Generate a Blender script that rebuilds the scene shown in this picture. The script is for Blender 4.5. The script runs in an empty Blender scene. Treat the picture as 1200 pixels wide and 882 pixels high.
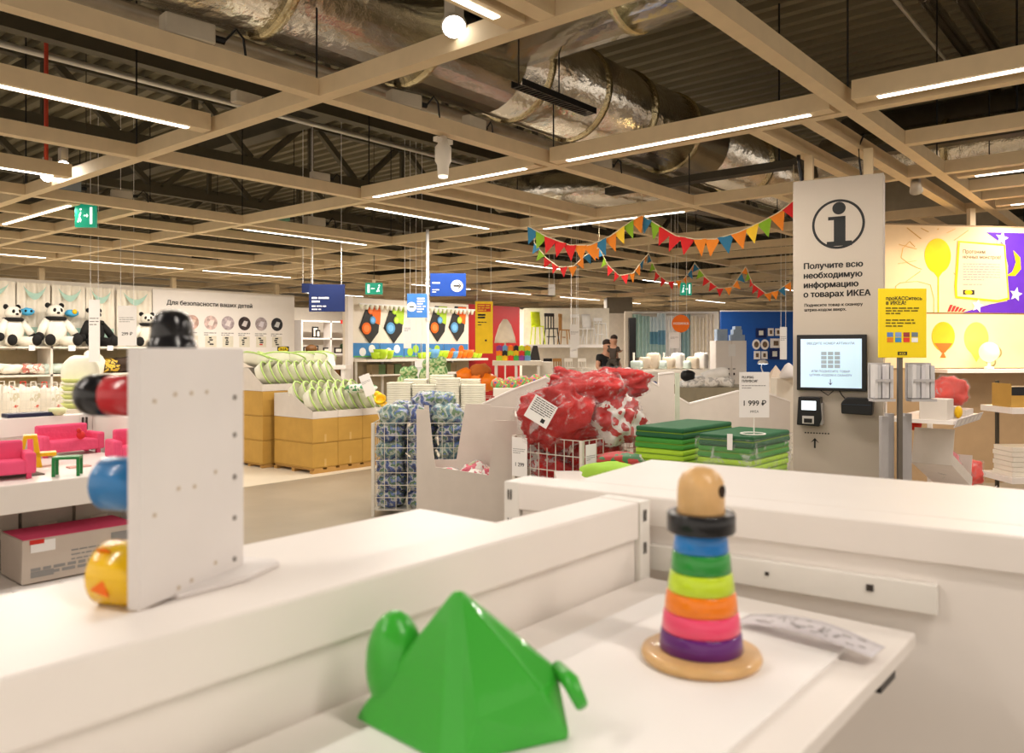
import bpy, math, random
from mathutils import Vector, Matrix, noise
random.seed(7)
SC = bpy.context.scene
COL = SC.collection
PI = math.pi

# ------------------------------------------------------------------ camera
# world axes follow the ceiling lattice: +X and +Y are its two beam directions, Z is up
CAMH = 1.55
FPX = 940.0
TH = math.atan2(795, 940)
FW = Vector((math.cos(TH), math.sin(TH), 0))
RT = Vector((math.sin(TH), -math.cos(TH), 0))
RF = math.atan2(RT.y, RT.x)            # yaw of a thing that squarely faces the viewpoint aisle
cam_d = bpy.data.cameras.new('camera')
cam_d.sensor_width = 36
cam_d.lens = 36 * FPX / 1200
cam_d.shift_y = -31 / 1200
cam_d.clip_start = 0.02
cam_d.clip_end = 200
cam_d.dof.use_dof = True
cam_d.dof.focus_distance = 7.0
cam_d.dof.aperture_fstop = 6.0
cam = bpy.data.objects.new('camera', cam_d)
COL.objects.link(cam)
cam.location = (0, 0, CAMH)
cam.rotation_euler = (PI / 2, 0, TH - PI / 2)
SC.camera = cam

# ------------------------------------------------------------------ world, lights, exposure
wd = bpy.data.worlds.new('store_ambient')
SC.world = wd
wd.use_nodes = True
bg = wd.node_tree.nodes['Background']
bg.inputs[0].default_value = (1.0, 0.88, 0.745, 1)
bg.inputs[1].default_value = 1.0
SC.view_settings.view_transform = 'Standard'
SC.view_settings.look = 'None'
SC.view_settings.gamma = 1
SC.view_settings.use_curve_mapping = False
SC.view_settings.exposure = 0.38
SC.cycles.use_denoising = True
SC.cycles.max_bounces = 6
SC.cycles.transparent_max_bounces = 16
SC.cycles.sample_clamp_indirect = 6

def area_light(name, loc, sx, sy, watts, color=(1, .88, .72), rot=(0, 0, 0), parent=None):
    l = bpy.data.lights.new(name, 'AREA')
    l.shape = 'RECTANGLE'; l.size = sx; l.size_y = sy; l.energy = watts; l.color = color
    o = bpy.data.objects.new(name, l); COL.objects.link(o)
    o.location = loc; o.rotation_euler = rot
    if parent: o.parent = parent
    return o

def spot_light(name, loc, aim, watts, color=(1, .85, .65), angle=1.2, parent=None, size=.04):
    l = bpy.data.lights.new(name, 'SPOT')
    l.energy = watts; l.color = color; l.spot_size = angle; l.spot_blend = .6; l.shadow_soft_size = size
    o = bpy.data.objects.new(name, l); COL.objects.link(o)
    o.location = loc
    o.rotation_euler = (Vector(aim) - Vector(loc)).to_track_quat('-Z', 'Y').to_euler()
    if parent: o.parent = parent
    return o

# ------------------------------------------------------------------ places measured on the photograph
def ray(u):
    return FW + (u - 600) / FPX * RT
def at_d(u, v, d):                      # a point at distance d along the view axis
    p = d * ray(u); return Vector((p.x, p.y, CAMH - d * (v - 410) / FPX))
def at_z(u, v, z):                      # a point at height z
    return at_d(u, v, FPX * (CAMH - z) / (v - 410))
def at_y(u, v, Y):
    return at_d(u, v, Y / ray(u).y)
def at_x(u, v, X):
    return at_d(u, v, X / ray(u).x)

# ------------------------------------------------------------------ materials
_M = {}
def mat(name, col, rough=.5, metal=0, var=.06, scale=8, bump=0, bscale=40, spec=.28, emit=0, trans=0, coat=0):
    if name in _M: return _M[name]
    m = bpy.data.materials.new(name); m.use_nodes = True
    nt = m.node_tree; b = nt.nodes['Principled BSDF']
    b.inputs['Roughness'].default_value = rough
    b.inputs['Metallic'].default_value = metal
    b.inputs['Specular IOR Level'].default_value = spec
    b.inputs['Coat Weight'].default_value = coat
    tc = nt.nodes.new('ShaderNodeTexCoord')
    n = nt.nodes.new('ShaderNodeTexNoise'); n.inputs['Scale'].default_value = scale; n.inputs['Detail'].default_value = 4
    nt.links.new(tc.outputs['Object'], n.inputs['Vector'])
    r = nt.nodes.new('ShaderNodeValToRGB')
    c = Vector(col[:3])
    r.color_ramp.elements[0].position = .3; r.color_ramp.elements[1].position = .7
    r.color_ramp.elements[0].color = (*(c * (1 - var)), 1)
    r.color_ramp.elements[1].color = (*[min(1, x) for x in c * (1 + var)], 1)
    nt.links.new(n.outputs['Fac'], r.inputs['Fac'])
    nt.links.new(r.outputs['Color'], b.inputs['Base Color'])
    if emit:
        nt.links.new(r.outputs['Color'], b.inputs['Emission Color'])
        b.inputs['Emission Strength'].default_value = emit
    if trans:
        b.inputs['Transmission Weight'].default_value = trans
    if bump:
        n2 = nt.nodes.new('ShaderNodeTexNoise'); n2.inputs['Scale'].default_value = bscale; n2.inputs['Detail'].default_value = 5
        nt.links.new(tc.outputs['Object'], n2.inputs['Vector'])
        bp = nt.nodes.new('ShaderNodeBump'); bp.inputs['Strength'].default_value = bump; bp.inputs['Distance'].default_value = .02
        nt.links.new(n2.outputs['Fac'], bp.inputs['Height']); nt.links.new(bp.outputs['Normal'], b.inputs['Normal'])
    _M[name] = m
    return m

def film(name, tint=(1, 1, 1), clear=.9, scale=9):
    """clear plastic film: mostly see-through, crinkle highlights put in as whitish streaks"""
    if name in _M: return _M[name]
    m = bpy.data.materials.new(name); m.use_nodes = True
    nt = m.node_tree; nt.nodes.clear()
    out = nt.nodes.new('ShaderNodeOutputMaterial'); mx = nt.nodes.new('ShaderNodeMixShader')
    tr = nt.nodes.new('ShaderNodeBsdfTransparent'); tr.inputs[0].default_value = (*tint, 1)
    gl = nt.nodes.new('ShaderNodeBsdfPrincipled'); gl.inputs['Base Color'].default_value = (.88, .88, .88, 1); gl.inputs['Roughness'].default_value = .18
    tc = nt.nodes.new('ShaderNodeTexCoord'); n = nt.nodes.new('ShaderNodeTexNoise')
    n.inputs['Scale'].default_value = scale; n.inputs['Detail'].default_value = 6; n.inputs['Distortion'].default_value = 1.5
    nt.links.new(tc.outputs['Object'], n.inputs['Vector'])
    rp = nt.nodes.new('ShaderNodeValToRGB')
    rp.color_ramp.elements[0].position = .55; rp.color_ramp.elements[0].color = (1 - clear,) * 3 + (1,)
    rp.color_ramp.elements[1].position = .70; rp.color_ramp.elements[1].color = (.40, .40, .40, 1)  # whitish noise streaks imitate highlights along the crinkles
    nt.links.new(n.outputs['Fac'], rp.inputs['Fac'])
    bp = nt.nodes.new('ShaderNodeBump'); bp.inputs['Strength'].default_value = .9; bp.inputs['Distance'].default_value = .03
    nt.links.new(n.outputs['Fac'], bp.inputs['Height']); nt.links.new(bp.outputs['Normal'], gl.inputs['Normal'])
    nt.links.new(rp.outputs['Color'], mx.inputs[0]); nt.links.new(tr.outputs[0], mx.inputs[1]); nt.links.new(gl.outputs[0], mx.inputs[2])
    nt.links.new(mx.outputs[0], out.inputs[0])
    _M[name] = m
    return m

def glow(name, col, strength):
    if name in _M: return _M[name]
    m = bpy.data.materials.new(name); m.use_nodes = True
    b = m.node_tree.nodes['Principled BSDF']
    b.inputs['Base Color'].default_value = (*col, 1)
    b.inputs['Emission Color'].default_value = (*col, 1); b.inputs['Emission Strength'].default_value = strength
    _M[name] = m
    return m

WHITE = mat('white_lacquer', (.84, .785, .74), .35, var=.015)
WHITEM = mat('white_metal', (.82, .79, .74), .4, var=.02)
CREAM = mat('cream_board', (.80, .74, .64), .6, var=.03)
BEAM = mat('lattice_paint', (.72, .57, .36), .6, var=.04)
BLACK = mat('black_plastic', (.012, .012, .013), .3)
INK = mat('black_ink', (.02, .02, .02), .7)
GREYINK = mat('grey_ink', (.28, .27, .26), .7)
DARKM = mat('dark_steel', (.085, .075, .055), .6, .4)
CARD = mat('white_cardboard', (.66, .60, .54), .75, var=.03)
BROWN = mat('brown_cardboard', (.50, .29, .06), .7, var=.05)
WHITEP = mat('white_paper', (.86, .84, .82), .7, var=.01)
STEEL = mat('light_steel', (.62, .60, .55), .4, .6)

# ------------------------------------------------------------------ mesh builder
class MB:
    def __init__(s): s.v = []; s.f = []; s.T = None
    def add(s, vs, fs, T=None):
        k = len(s.v)
        T = T or s.T
        s.v += [tuple(T @ Vector(p)) if T else tuple(p) for p in vs]
        s.f += [tuple(i + k for i in f) for f in fs]
        return s
    def box(s, x0, x1, y0, y1, z0, z1, T=None):
        return s.add([(x0,y0,z0),(x1,y0,z0),(x1,y1,z0),(x0,y1,z0),(x0,y0,z1),(x1,y0,z1),(x1,y1,z1),(x0,y1,z1)],
                     [(0,3,2,1),(4,5,6,7),(0,1,5,4),(1,2,6,5),(2,3,7,6),(3,0,4,7)], T)
    def cbox(s, c, sz, T=None):
        return s.box(c[0]-sz[0]/2, c[0]+sz[0]/2, c[1]-sz[1]/2, c[1]+sz[1]/2, c[2]-sz[2]/2, c[2]+sz[2]/2, T)
    def bar(s, a, b, w, h=None):
        """square bar from a to b"""
        a = Vector(a); b = Vector(b); d = b - a; L = d.length
        T = Matrix.Translation(a) @ d.to_track_quat('X', 'Z').to_matrix().to_4x4()
        h = h or w
        return s.box(0, L, -w/2, w/2, -h/2, h/2, T)
    def cyl(s, a, b, r0, r1=None, n=12):
        r1 = r0 if r1 is None else r1
        a = Vector(a); b = Vector(b); d = b - a
        q = d.to_track_quat('Z', 'X').to_matrix()
        vs = []
        for p, r in ((a, r0), (b, r1)):
            for i in range(n):
                t = 2*PI*i/n; vs.append(p + q @ Vector((r*math.cos(t), r*math.sin(t), 0)))
        fs = [(i, (i+1) % n, n+(i+1) % n, n+i) for i in range(n)] + [tuple(range(n-1, -1, -1)), tuple(range(n, 2*n))]
        return s.add(vs, fs)
    def tube(s, pts, r, n=6):
        pts = [Vector(p) for p in pts]; vs = []
        for k, p in enumerate(pts):
            d = (pts[min(k+1, len(pts)-1)] - pts[max(k-1, 0)]).normalized()
            q = d.to_track_quat('Z', 'X').to_matrix()
            rr = r[k] if isinstance(r, (list, tuple)) else r
            for i in range(n):
                t = 2*PI*i/n; vs.append(p + q @ Vector((rr*math.cos(t), rr*math.sin(t), 0)))
        m = len(pts)
        fs = [(k*n+i, k*n+(i+1) % n, (k+1)*n+(i+1) % n, (k+1)*n+i) for k in range(m-1) for i in range(n)]
        fs += [tuple(range(n-1, -1, -1)), tuple(range((m-1)*n, m*n))]
        return s.add(vs, fs)
    def lathe(s, prof, n=24, T=None):
        """prof: (radius, z) from bottom to top"""
        vs = []
        for r, z in prof:
            for i in range(n):
                t = 2*PI*i/n; vs.append((r*math.cos(t), r*math.sin(t), z))
        m = len(prof)
        fs = [(k*n+i, k*n+(i+1) % n, (k+1)*n+(i+1) % n, (k+1)*n+i) for k in range(m-1) for i in range(n)]
        fs += [tuple(range(n-1, -1, -1)), tuple(range((m-1)*n, m*n))]
        return s.add(vs, fs, T)
    def prism(s, poly, y0, y1, T=None):
        """poly in the local xz plane (counter-clockwise seen from -y), from y0 (front) to y1"""
        n = len(poly)
        vs = [(x, y0, z) for x, z in poly] + [(x, y1, z) for x, z in poly]
        fs = [tuple(range(n)), tuple(range(2*n-1, n-1, -1))] + [(i, n+i, n+(i+1) % n, (i+1) % n) for i in range(n)]
        return s.add(vs, fs, T)
    def slab(s, poly, z0, z1, T=None):
        """poly in the xy plane"""
        n = len(poly)
        vs = [(x, y, z0) for x, y in poly] + [(x, y, z1) for x, y in poly]
        fs = [tuple(range(n-1, -1, -1)), tuple(range(n, 2*n))] + [(i, (i+1) % n, n+(i+1) % n, n+i) for i in range(n)]
        return s.add(vs, fs, T)
    def sph(s, c, r, nu=12, nv=8, wob=0, seed=0, T=None, pw=1.0, freq=2.0):
        r = (r, r, r) if not isinstance(r, (tuple, list)) else r
        def sg(x): return math.copysign(abs(x)**pw, x)
        vs = [(0, 0, -1)]
        for j in range(1, nv):
            b = -PI/2 + PI*j/nv
            for i in range(nu):
                a = 2*PI*i/nu
                vs.append((sg(math.cos(b))*sg(math.cos(a)), sg(math.cos(b))*sg(math.sin(a)), sg(math.sin(b))))
        vs.append((0, 0, 1))
        out = []
        for p in vs:
            p = Vector(p)
            k = 1 + (wob*noise.noise(p*freq + Vector((seed*3.1, seed*1.7, seed))) if wob else 0)
            out.append((c[0]+p.x*r[0]*k, c[1]+p.y*r[1]*k, c[2]+p.z*r[2]*k))
        fs = [(0, 1+(i+1) % nu, 1+i) for i in range(nu)]
        for j in range(nv-2):
            o = 1+j*nu
            fs += [(o+i, o+(i+1) % nu, o+nu+(i+1) % nu, o+nu+i) for i in range(nu)]
        o = 1+(nv-2)*nu; t = len(vs)-1
        fs += [(o+i, o+(i+1) % nu, t) for i in range(nu)]
        return s.add(out, fs, T)
    def sheet(s, fn, nu, nv, closed=False):
        vs = [fn(i/nu, j/nv) for j in range(nv+1) for i in range(nu+1)]
        fs = [(j*(nu+1)+i, j*(nu+1)+i+1, (j+1)*(nu+1)+i+1, (j+1)*(nu+1)+i) for j in range(nv) for i in range(nu)]
        return s.add(vs, fs)
    def mesh(s, name, m, smooth=False):
        me = bpy.data.meshes.new(name); me.from_pydata(s.v, [], s.f); me.update()
        if m: me.materials.append(m)
        if smooth: me.polygons.foreach_set('use_smooth', [True]*len(me.polygons))
        return me
    def build(s, name, m, parent=None, smooth=False, bevel=0, thick=0, sub=0):
        o = bpy.data.objects.new(name, s.mesh(name, m, smooth)); COL.objects.link(o)
        if parent: o.parent = parent
        if thick:
            k = o.modifiers.new('thick', 'SOLIDIFY'); k.thickness = thick; k.offset = 0
        if bevel:
            k = o.modifiers.new('bevel', 'BEVEL'); k.width = bevel; k.segments = 2; k.limit_method = 'ANGLE'
        if sub:
            k = o.modifiers.new('sub', 'SUBSURF'); k.levels = sub; k.render_levels = sub
        return o

def inst(name, me, parent=None, loc=(0, 0, 0), rot=(0, 0, 0), sc=(1, 1, 1)):
    o = bpy.data.objects.new(name, me); COL.objects.link(o)
    if parent: o.parent = parent
    o.location = loc; o.rotation_euler = rot; o.scale = sc
    return o

def tag(o, label, cat, group=None, kind=None):
    o['label'] = label; o['category'] = cat
    if group: o['group'] = group
    if kind: o['kind'] = kind
    return o
def thing(name, label, cat, loc=(0, 0, 0), rz=0, group=None, rot=None):
    o = bpy.data.objects.new(name, None); COL.objects.link(o); o.empty_display_size = .1
    o.location = loc; o.rotation_euler = rot or (0, 0, rz)
    return tag(o, label, cat, group)
def dup(root, loc, rz=None, label=None, group=None, rot=None, sc=None):
    kids = [(c, list(c.children)) for c in root.children]
    r = root.copy(); COL.objects.link(r); r.location = loc
    if rz is not None: r.rotation_euler = (0, 0, rz)
    if rot: r.rotation_euler = rot
    if sc: r.scale = sc
    if label: r['label'] = label
    if group: r['group'] = group
    for ch, gs in kids:
        c = ch.copy(); COL.objects.link(c); c.parent = r
        for g in gs:
            d = g.copy(); COL.objects.link(d); d.parent = c
    return r
def struct(o):
    o['kind'] = 'structure'; return o

# ------------------------------------------------------------------ lettering and print (flat marks, a hair proud of their sheet)
def outline_fill(me):
    """fill letter outlines by the non-zero winding rule, so overlapping strokes of a glyph merge"""
    from mathutils import geometry
    co = [Vector((p.co.x, p.co.y)) for p in me.vertices]
    nxt = {}
    for e in me.edges:
        i, j = e.vertices; nxt.setdefault(i, []).append(j); nxt.setdefault(j, []).append(i)
    # spline points come out in order, so a loop is a run of consecutive vertices
    loops = []; seen = set()
    for i in range(len(co)):
        if i in seen: continue
        run = [i]; seen.add(i)
        while run[-1]+1 in nxt.get(run[-1], ()) and run[-1]+1 not in seen:
            run.append(run[-1]+1); seen.add(run[-1])
        if len(run) > 2: loops.append(run)
    boxes = [(min(co[k].x for k in r), max(co[k].x for k in r), min(co[k].y for k in r), max(co[k].y for k in r)) for r in loops]
    edges = [(r[k], r[(k+1) % len(r)]) for r in loops for k in range(len(r))]
    v2, _, f2 = geometry.delaunay_2d_cdt(co, edges, [], 0, 1e-6)[:3]
    def wind(p):
        w = 0
        for r, q in zip(loops, boxes):
            if not (q[0] <= p.x <= q[1] and q[2] <= p.y <= q[3]): continue
            for k in range(len(r)):
                a, c = co[r[k]], co[r[(k+1) % len(r)]]
                if (a.y <= p.y) != (c.y <= p.y):
                    x = a.x + (p.y-a.y)/(c.y-a.y)*(c.x-a.x)
                    if x > p.x: w += 1 if c.y > a.y else -1
        return w
    keep = [tuple(f) for f in f2 if wind(sum((v2[k] for k in f), Vector((0, 0)))/len(f))]
    return v2, keep
def text_mesh(mb, body, x, z, size, y=-.002, align='LEFT', bold=0, spacing=1.0):
    c = bpy.data.curves.new('lettering', 'FONT'); c.body = body; c.size = size; c.align_x = align
    c.space_line = spacing; c.resolution_u = 3; c.fill_mode = 'NONE'
    o = bpy.data.objects.new('lettering', c)
    v2, fs = outline_fill(o.to_mesh())
    for k, (dx, dz) in enumerate(((0, 0), (bold, 0), (-bold, 0), (0, bold*.6), (0, -bold*.6)) if bold else ((0, 0),)):
        mb.add([(x + p.x + dx, y - .0001*k, z + p.y + dz) for p in v2], fs)
    o.to_mesh_clear(); bpy.data.objects.remove(o); bpy.data.curves.remove(c)
def text(parent, body, x, z, size, m=None, y=-.002, align='LEFT', bold=0, name='lettering', spacing=1.0):
    b = MB(); text_mesh(b, body, x, z, size, y, align, bold, spacing)
    return b.build(name, m or INK, parent)
def fine_print(mb, x, z, w, rows, pitch, h, y=-.002, seed=1):
    """rows of word-length marks too small to read"""
    rnd = random.Random(seed)
    for r in range(rows):
        xx = x; end = x + w*(1 if r < rows-1 else rnd.uniform(.4, .8))
        while xx < end - h:
            L = min(end - xx, h*rnd.uniform(2, 6))
            mb.box(xx, xx+L, y, y+.0008, z - r*pitch - h/2, z - r*pitch + h/2)
            xx += L + h*.8
def disc(mb, x, z, r, y=-.002, n=24, t=.001, sx=1, sz=1):
    mb.prism([(x + r*sx*math.cos(2*PI*i/n), z + r*sz*math.sin(2*PI*i/n)) for i in range(n)], y, y+t)
def ring(mb, x, z, r, w, y=-.002, n=40):
    vs = []; fs = []
    for i in range(n):
        t = 2*PI*i/n
        for rr in (r, r-w): vs.append((x + rr*math.cos(t), y, z + rr*math.sin(t)))
    fs = [(2*i, 2*((i+1) % n), 2*((i+1) % n)+1, 2*i+1) for i in range(n)]
    mb.add(vs, fs)
# ================================================================== THE SHELL
FLOOR = mat('polished_concrete', (.33, .28, .21), .32, var=.12, scale=1.3, bump=.05, bscale=30)
b = MB(); b.box(-8, 42, -14, 30, -.1, 0)
struct(b.build('floor', FLOOR))
b = MB(); b.box(1.0, 13.0, 8.16, 17.5, .0, .004)  # paler area of floor with a straight front edge
struct(b.build('floor_pale_area', mat('pale_floor', (.72, .64, .50), .35, var=.04, scale=2)))
# roof deck: corrugated steel, ribs running along Y
DECK = mat('roof_deck', (.19, .165, .105), .45, .25, var=.15, scale=.6)
b = MB(); vs = []; fs = []; x = -8; k = 0
while x < 42:
    for xx, z in ((x, 5.30), (x+.10, 5.30), (x+.13, 5.38), (x+.25, 5.38)):
        vs += [(xx, -14, z), (xx, 30, z)]
    x += .28
n = len(vs)//2
fs = [(2*i, 2*i+1, 2*i+3, 2*i+2) for i in range(n-1)]
b.add(vs, fs)
struct(b.build('ceiling', DECK))
# outer walls far behind the shop fittings
b = MB(); b.box(41.8, 42, -14, 30, 0, 5.4); struct(b.build('wall_right', CREAM))
b = MB(); b.box(-8, 42, 29.8, 30, 0, 5.4); struct(b.build('wall_back', CREAM))

# ---- the suspended lattice
M = 2.57; LX0 = 3.22; LY0 = 1.80; LZ = 3.20; LH = .115; LW = .10
lat = bpy.data.objects.new('trim_1', None); COL.objects.link(lat); struct(lat)
lat['label'] = 'cream painted wooden lattice hung under the roof'
meA = MB().box(-LW/2, LW/2, -9, 28.3, LZ, LZ+LH).mesh('lattice_beam', BEAM)
for k in range(-2, 13):
    inst('lattice_beam', meA, lat, (LX0 + k*M, 0, 0))
meB = MB().box(LW/2+.002, M-LW/2-.002, -LW/2, LW/2, LZ, LZ+LH-.004).mesh('lattice_beam', BEAM)
for k in range(-2, 12):
    for j in range(-4, 11):
        inst('lattice_beam', meB, lat, (LX0 + k*M, LY0 + j*M, 0))
meH = MB().box(-LW/2, LW/2, LW/2+.002, M-LW/2-.002, LZ, LZ+LH-.004).mesh('lattice_beam', BEAM)
def mid_b(k, y): inst('lattice_beam', meB, lat, (LX0 + k*M, y, 0))
def mid_a(x, j): inst('lattice_beam', meH, lat, (x, LY0 + j*M, 0))
mid_b(-1, 2.45); mid_b(1, 5.70); mid_b(1, 6.15); mid_b(1, 2.52); mid_b(1, 2.12); mid_b(2, 2.12)
for j in (3, 4, 5): mid_a(4.45, j); mid_a(9.6, j)
for j in (-1, -2): mid_a(9.45, j); mid_a(10.1, j); mid_a(7.0, j)
rnd = random.Random(3)
for k in range(2, 11):
    for j in range(0, 7):
        q = rnd.random()
        if q < .7: mid_b(k, LY0 + j*M + M*rnd.choice((.33, .5, .62)))
        if q > .45: mid_a(LX0 + k*M + M*rnd.choice((.38, .5, .6)), j)
for k in (-1, 0, 1):
    for j in (3, 4, 5, 6): mid_b(k, LY0 + j*M + M*.5)

# ---- strip lights clipped between the lattice beams
DIFF = glow('strip_diffuser', (1, .95, .85), 5)
def strip_proto():
    t = thing('strip_light', 'long white strip light set into the cream ceiling lattice', 'light fixture', group='strip lights in the ceiling lattice')
    b = MB(); b.box(-1.2, 1.2, -.06, .06, LZ-.005, LZ+.12); b.build('housing', BEAM, t)
    b = MB()
    b.box(-1.05, 1.05, -.022, .022, LZ-.011, LZ-.005); b.build('diffuser', DIFF, t)
    return t
SP = strip_proto(); first = True
def strip(x, y, along_x, watts=38, label=None):
    global first
    if x > 6.5 and watts: watts *= 1.5
    rz = 0 if along_x else PI/2
    if first:
        SP.location = (x, y, 0); SP.rotation_euler = (0, 0, rz); first = False; t = SP
    else:
        t = dup(SP, (x, y, 0), rz, 'long white strip light set into the cream ceiling lattice')
    if label: t['label'] = label
    if watts:
        area_light('strip_lamp', (x, y, LZ-.02), 2.1, .05, watts, (1, .905, .81), (0, 0, rz))
    return t
# over the near aisle
strip(1.93, 2.62, True, 26, 'strip light ending at the beam with the lit round spotlight'); strip(1.93, 5.66, True, 34, 'strip light between the two bays left of the nearest socket box'); strip(1.93, 8.2, True, 38, 'strip light ending beside the twin track spots')
strip(5.63, 5.65, False, 38, 'strip light on the beam behind the cream ceiling pod'); strip(5.63, 3.08, False, 38, 'strip light on the beam in front of the big foil duct'); strip(5.52, .5, False, 38, 'strip light beneath the paired roof pipes')
strip(7.05, 7.28, True); strip(3.72, 10.8, False); strip(3.72, 13.4, False)
strip(8.6, 5.65, False, 25); strip(8.62, .5, False, 30, 'strip light before the balloon wall'); strip(10.6, .5, False, 30, 'strip light directly above the balloon wall')
strip(7.05, 9.85, True, 30); strip(4.5, 15.6, True, 55); strip(7.05, 15.6, True, 36); strip(9.6, 15.6, True, 36); strip(7.05, 21.5, True, 90); strip(14.8, 19.4, True, 60); strip(19.9, 21.5, True, 90); strip(12.2, 24.0, True, 90)  # the strips beyond the panda wall are added to brighten the dark back
strip(12.2, 3.3, True, 40); strip(12.2, 9.8, True, 50); strip(14.8, 14.9, True, 45); strip(17.4, 14.9, True, 40)
strip(21, 14.9, True, 70); strip(23.6, 14.9, True, 70); strip(17.4, 9.8, True, 70)
strip(22.5, 8.4, True, 60); strip(25.1, 12.4, True, 60)
# behind and beside the viewpoint, the same store lighting goes on
strip(.6, -1.2, False, 30); strip(-1.3, 1.8, True, 30); strip(3.2, -1.2, False, 30); strip(-1.3, 4.4, True, 30)
# ================================================================== ABOVE THE LATTICE
FOIL = mat('crinkled_foil', (.86, .82, .74), .16, 1, var=.10, scale=3, bump=.8, bscale=9)
GALV = mat('galvanised_duct', (.30, .26, .20), .4, .8, var=.1)
b = MB()
t = thing('ventilation_duct', 'big silver foil-wrapped ventilation duct with a branch crossing over the lattice', 'duct', (0, 0, 0))
b = MB(); b.cyl((-3, 4.75, 4.12), (5.3, 4.75, 4.12), .466, n=28); b.build('trunk', FOIL, t, smooth=False)
for p in t.children: p.data.polygons.foreach_set('use_smooth', [True]*len(p.data.polygons))
b = MB(); b.cyl((5.3, 4.75, 4.12), (9.2, 4.75, 4.12), .455, n=28); b.build('trunk', FOIL, t, smooth=True)
b = MB(); b.cyl((9.2, 4.75, 4.12), (18, 4.75, 4.12), .42, n=24); b.build('trunk', FOIL, t, smooth=True)
b = MB(); b.cyl((5.2, -8, 4.35), (5.2, 4.5, 4.35), .40, n=28); b.build('branch', FOIL, t, smooth=True)
BAND = mat('foil_band', (.75, .66, .42), .2, 1, bump=.6, bscale=30)
for x in (1.6, 3.0, 4.3, 5.6, 6.5, 7.4, 8.4, 10.5):
    b = MB(); b.cyl((x, 4.75, 4.12), (x+.07, 4.75, 4.12), .478, n=28); b.build('band', BAND, t, smooth=True)
for y in (.6, 1.9, 3.2):
    b = MB(); b.cyl((5.2, y, 4.35), (5.2, y+.06, 4.35), .41, n=28); b.build('band', BAND, t, smooth=True)
t = thing('ventilation_duct', 'silver foil duct high above the information column', 'duct')
b = MB(); b.cyl((11.7, -8, 4.2), (11.7, 4.0, 4.2), .36, n=24); b.build('trunk', FOIL, t, smooth=True)
for y in (-1.5, -.2, 1.0, 2.4): b = MB(); b.cyl((11.7, y, 4.2), (11.7, y+.05, 4.2), .37, n=24); b.build('band', BAND, t, smooth=True)
t = thing('ventilation_duct', 'dark galvanised duct over the information column', 'duct')
b = MB(); b.cyl((12.6, -8, 4.72), (12.6, 4.0, 4.72), .34, n=24); b.build('trunk', GALV, t, smooth=True)
t = thing('ventilation_duct', 'short silver duct bend behind the second lattice beam', 'duct')
b = MB(); b.tube([(9.4, 8.2, 3.95), (9.5, 7.3, 3.92), (9.9, 6.6, 3.92), (10.6, 6.1, 3.95), (12.5, 5.9, 4.0)], .27, 16); b.build('bend', FOIL, t, smooth=True)
# round pipes
for y, z, r, l in ((4.90, 3.60, .055, 'long thin steel pipe running under the big foil duct'),
                   (8.6, 4.45, .035, 'thin pale pipe beside the roof truss over the pandas')):
    b = MB(); b.cyl((-3, y, z), (14, y, z), r, n=10); tag(b.build('pipe', GALV if r > .05 else STEEL, None, True), l, 'pipe')
for y, l in ((1.95, 'foil-wrapped round pipe on a hanger rail, one of a pair'), (1.68, 'foil-wrapped round pipe on a hanger rail, one of a pair')):
    b = MB(); b.cyl((2, y, 4.95), (12.1, y, 4.95), .07, n=12); tag(b.build('pipe', FOIL, None, True), l, 'pipe', 'paired roof pipes')
b = MB(); b.cyl((2, 2.22, 5.0), (12.1, 2.22, 5.0), .022, n=8); tag(b.build('pipe', STEEL), 'narrow steel conduit beside the paired foil pipes', 'pipe')
t = thing('pipe_hanger', 'dark steel hanger rail carrying the paired pipes', 'hanger')
b = MB(); b.box(4.30, 4.36, 1.5, 2.3, 4.83, 4.88); b.build('rail', DARKM, t)
for y in (1.52, 2.28): b = MB(); b.cyl((4.33, y, 4.85), (4.33, y, 5.3), .008, n=6); b.build('rod', DARKM, t)
# perforated cable tray
t = thing('cable_tray', 'black perforated cable tray hung beneath the big foil duct', 'tray')
b = MB(); b.box(4.67, 5.65, 3.84, 3.85, 3.55, 3.60); b.box(4.67, 5.65, 3.95, 3.96, 3.55, 3.60)
for i in range(22): b.box(4.68+i*.045, 4.70+i*.045, 3.85, 3.95, 3.55, 3.556)
b.build('tray', BLACK, t)
for x, zt in ((4.69, 5.35), (5.2, 3.952)): b = MB(); b.cyl((x, 3.9, 3.56), (x, 3.9, zt), .006, n=6); b.build('rod', BLACK, t)
t = thing('cable_tray', 'long dark cable tray crossing above the bunting', 'tray')
b = MB(); b.box(8.42, 8.58, 1.0, 5.6, 3.50, 3.58); b.build('tray', DARKM, t)
for y in (1.2, 3.4): b = MB(); b.cyl((8.5, y, 3.58), (8.5, y, 5.3), .01, n=6); b.build('rod', BLACK, t)

# ---- roof trusses along X with web members
TR = mat('truss_steel', (.10, .088, .06), .55, .3)
for y, z0, l in ((7.9, 4.35, 'above the blue cage and the socket boxes'), (11.0, 4.35, 'over the brown carton stacks'), (14.2, 4.35, 'over the aisle before the panda shelf'), (17.6, 4.35, 'above the child safety panel'), (-1.2, 4.5, 'over the balloon wall corner')):
    t = thing('roof_truss', 'dark steel roof truss with slanting webs, ' + l, 'truss', group='roof trusses')
    b = MB(); b.box(-6, 40, y-.07, y+.07, z0, z0+.14); b.build('bottom_chord', TR, t)
    b = MB(); b.box(-6, 40, y-.06, y+.06, 5.16, 5.28); b.build('top_chord', TR, t)
    me = MB(); me.bar((0, 0, .14), (.75, 0, .82), .09); me.bar((.9, 0, .14), (.9, 0, .82), .07); me.bar((1.8, 0, .14), (1.05, 0, .82), .09)
    me = me.mesh('web_member', TR)
    for i in range(22): inst('web_member', me, t, (-5 + i*2.0, y, z0))
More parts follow.
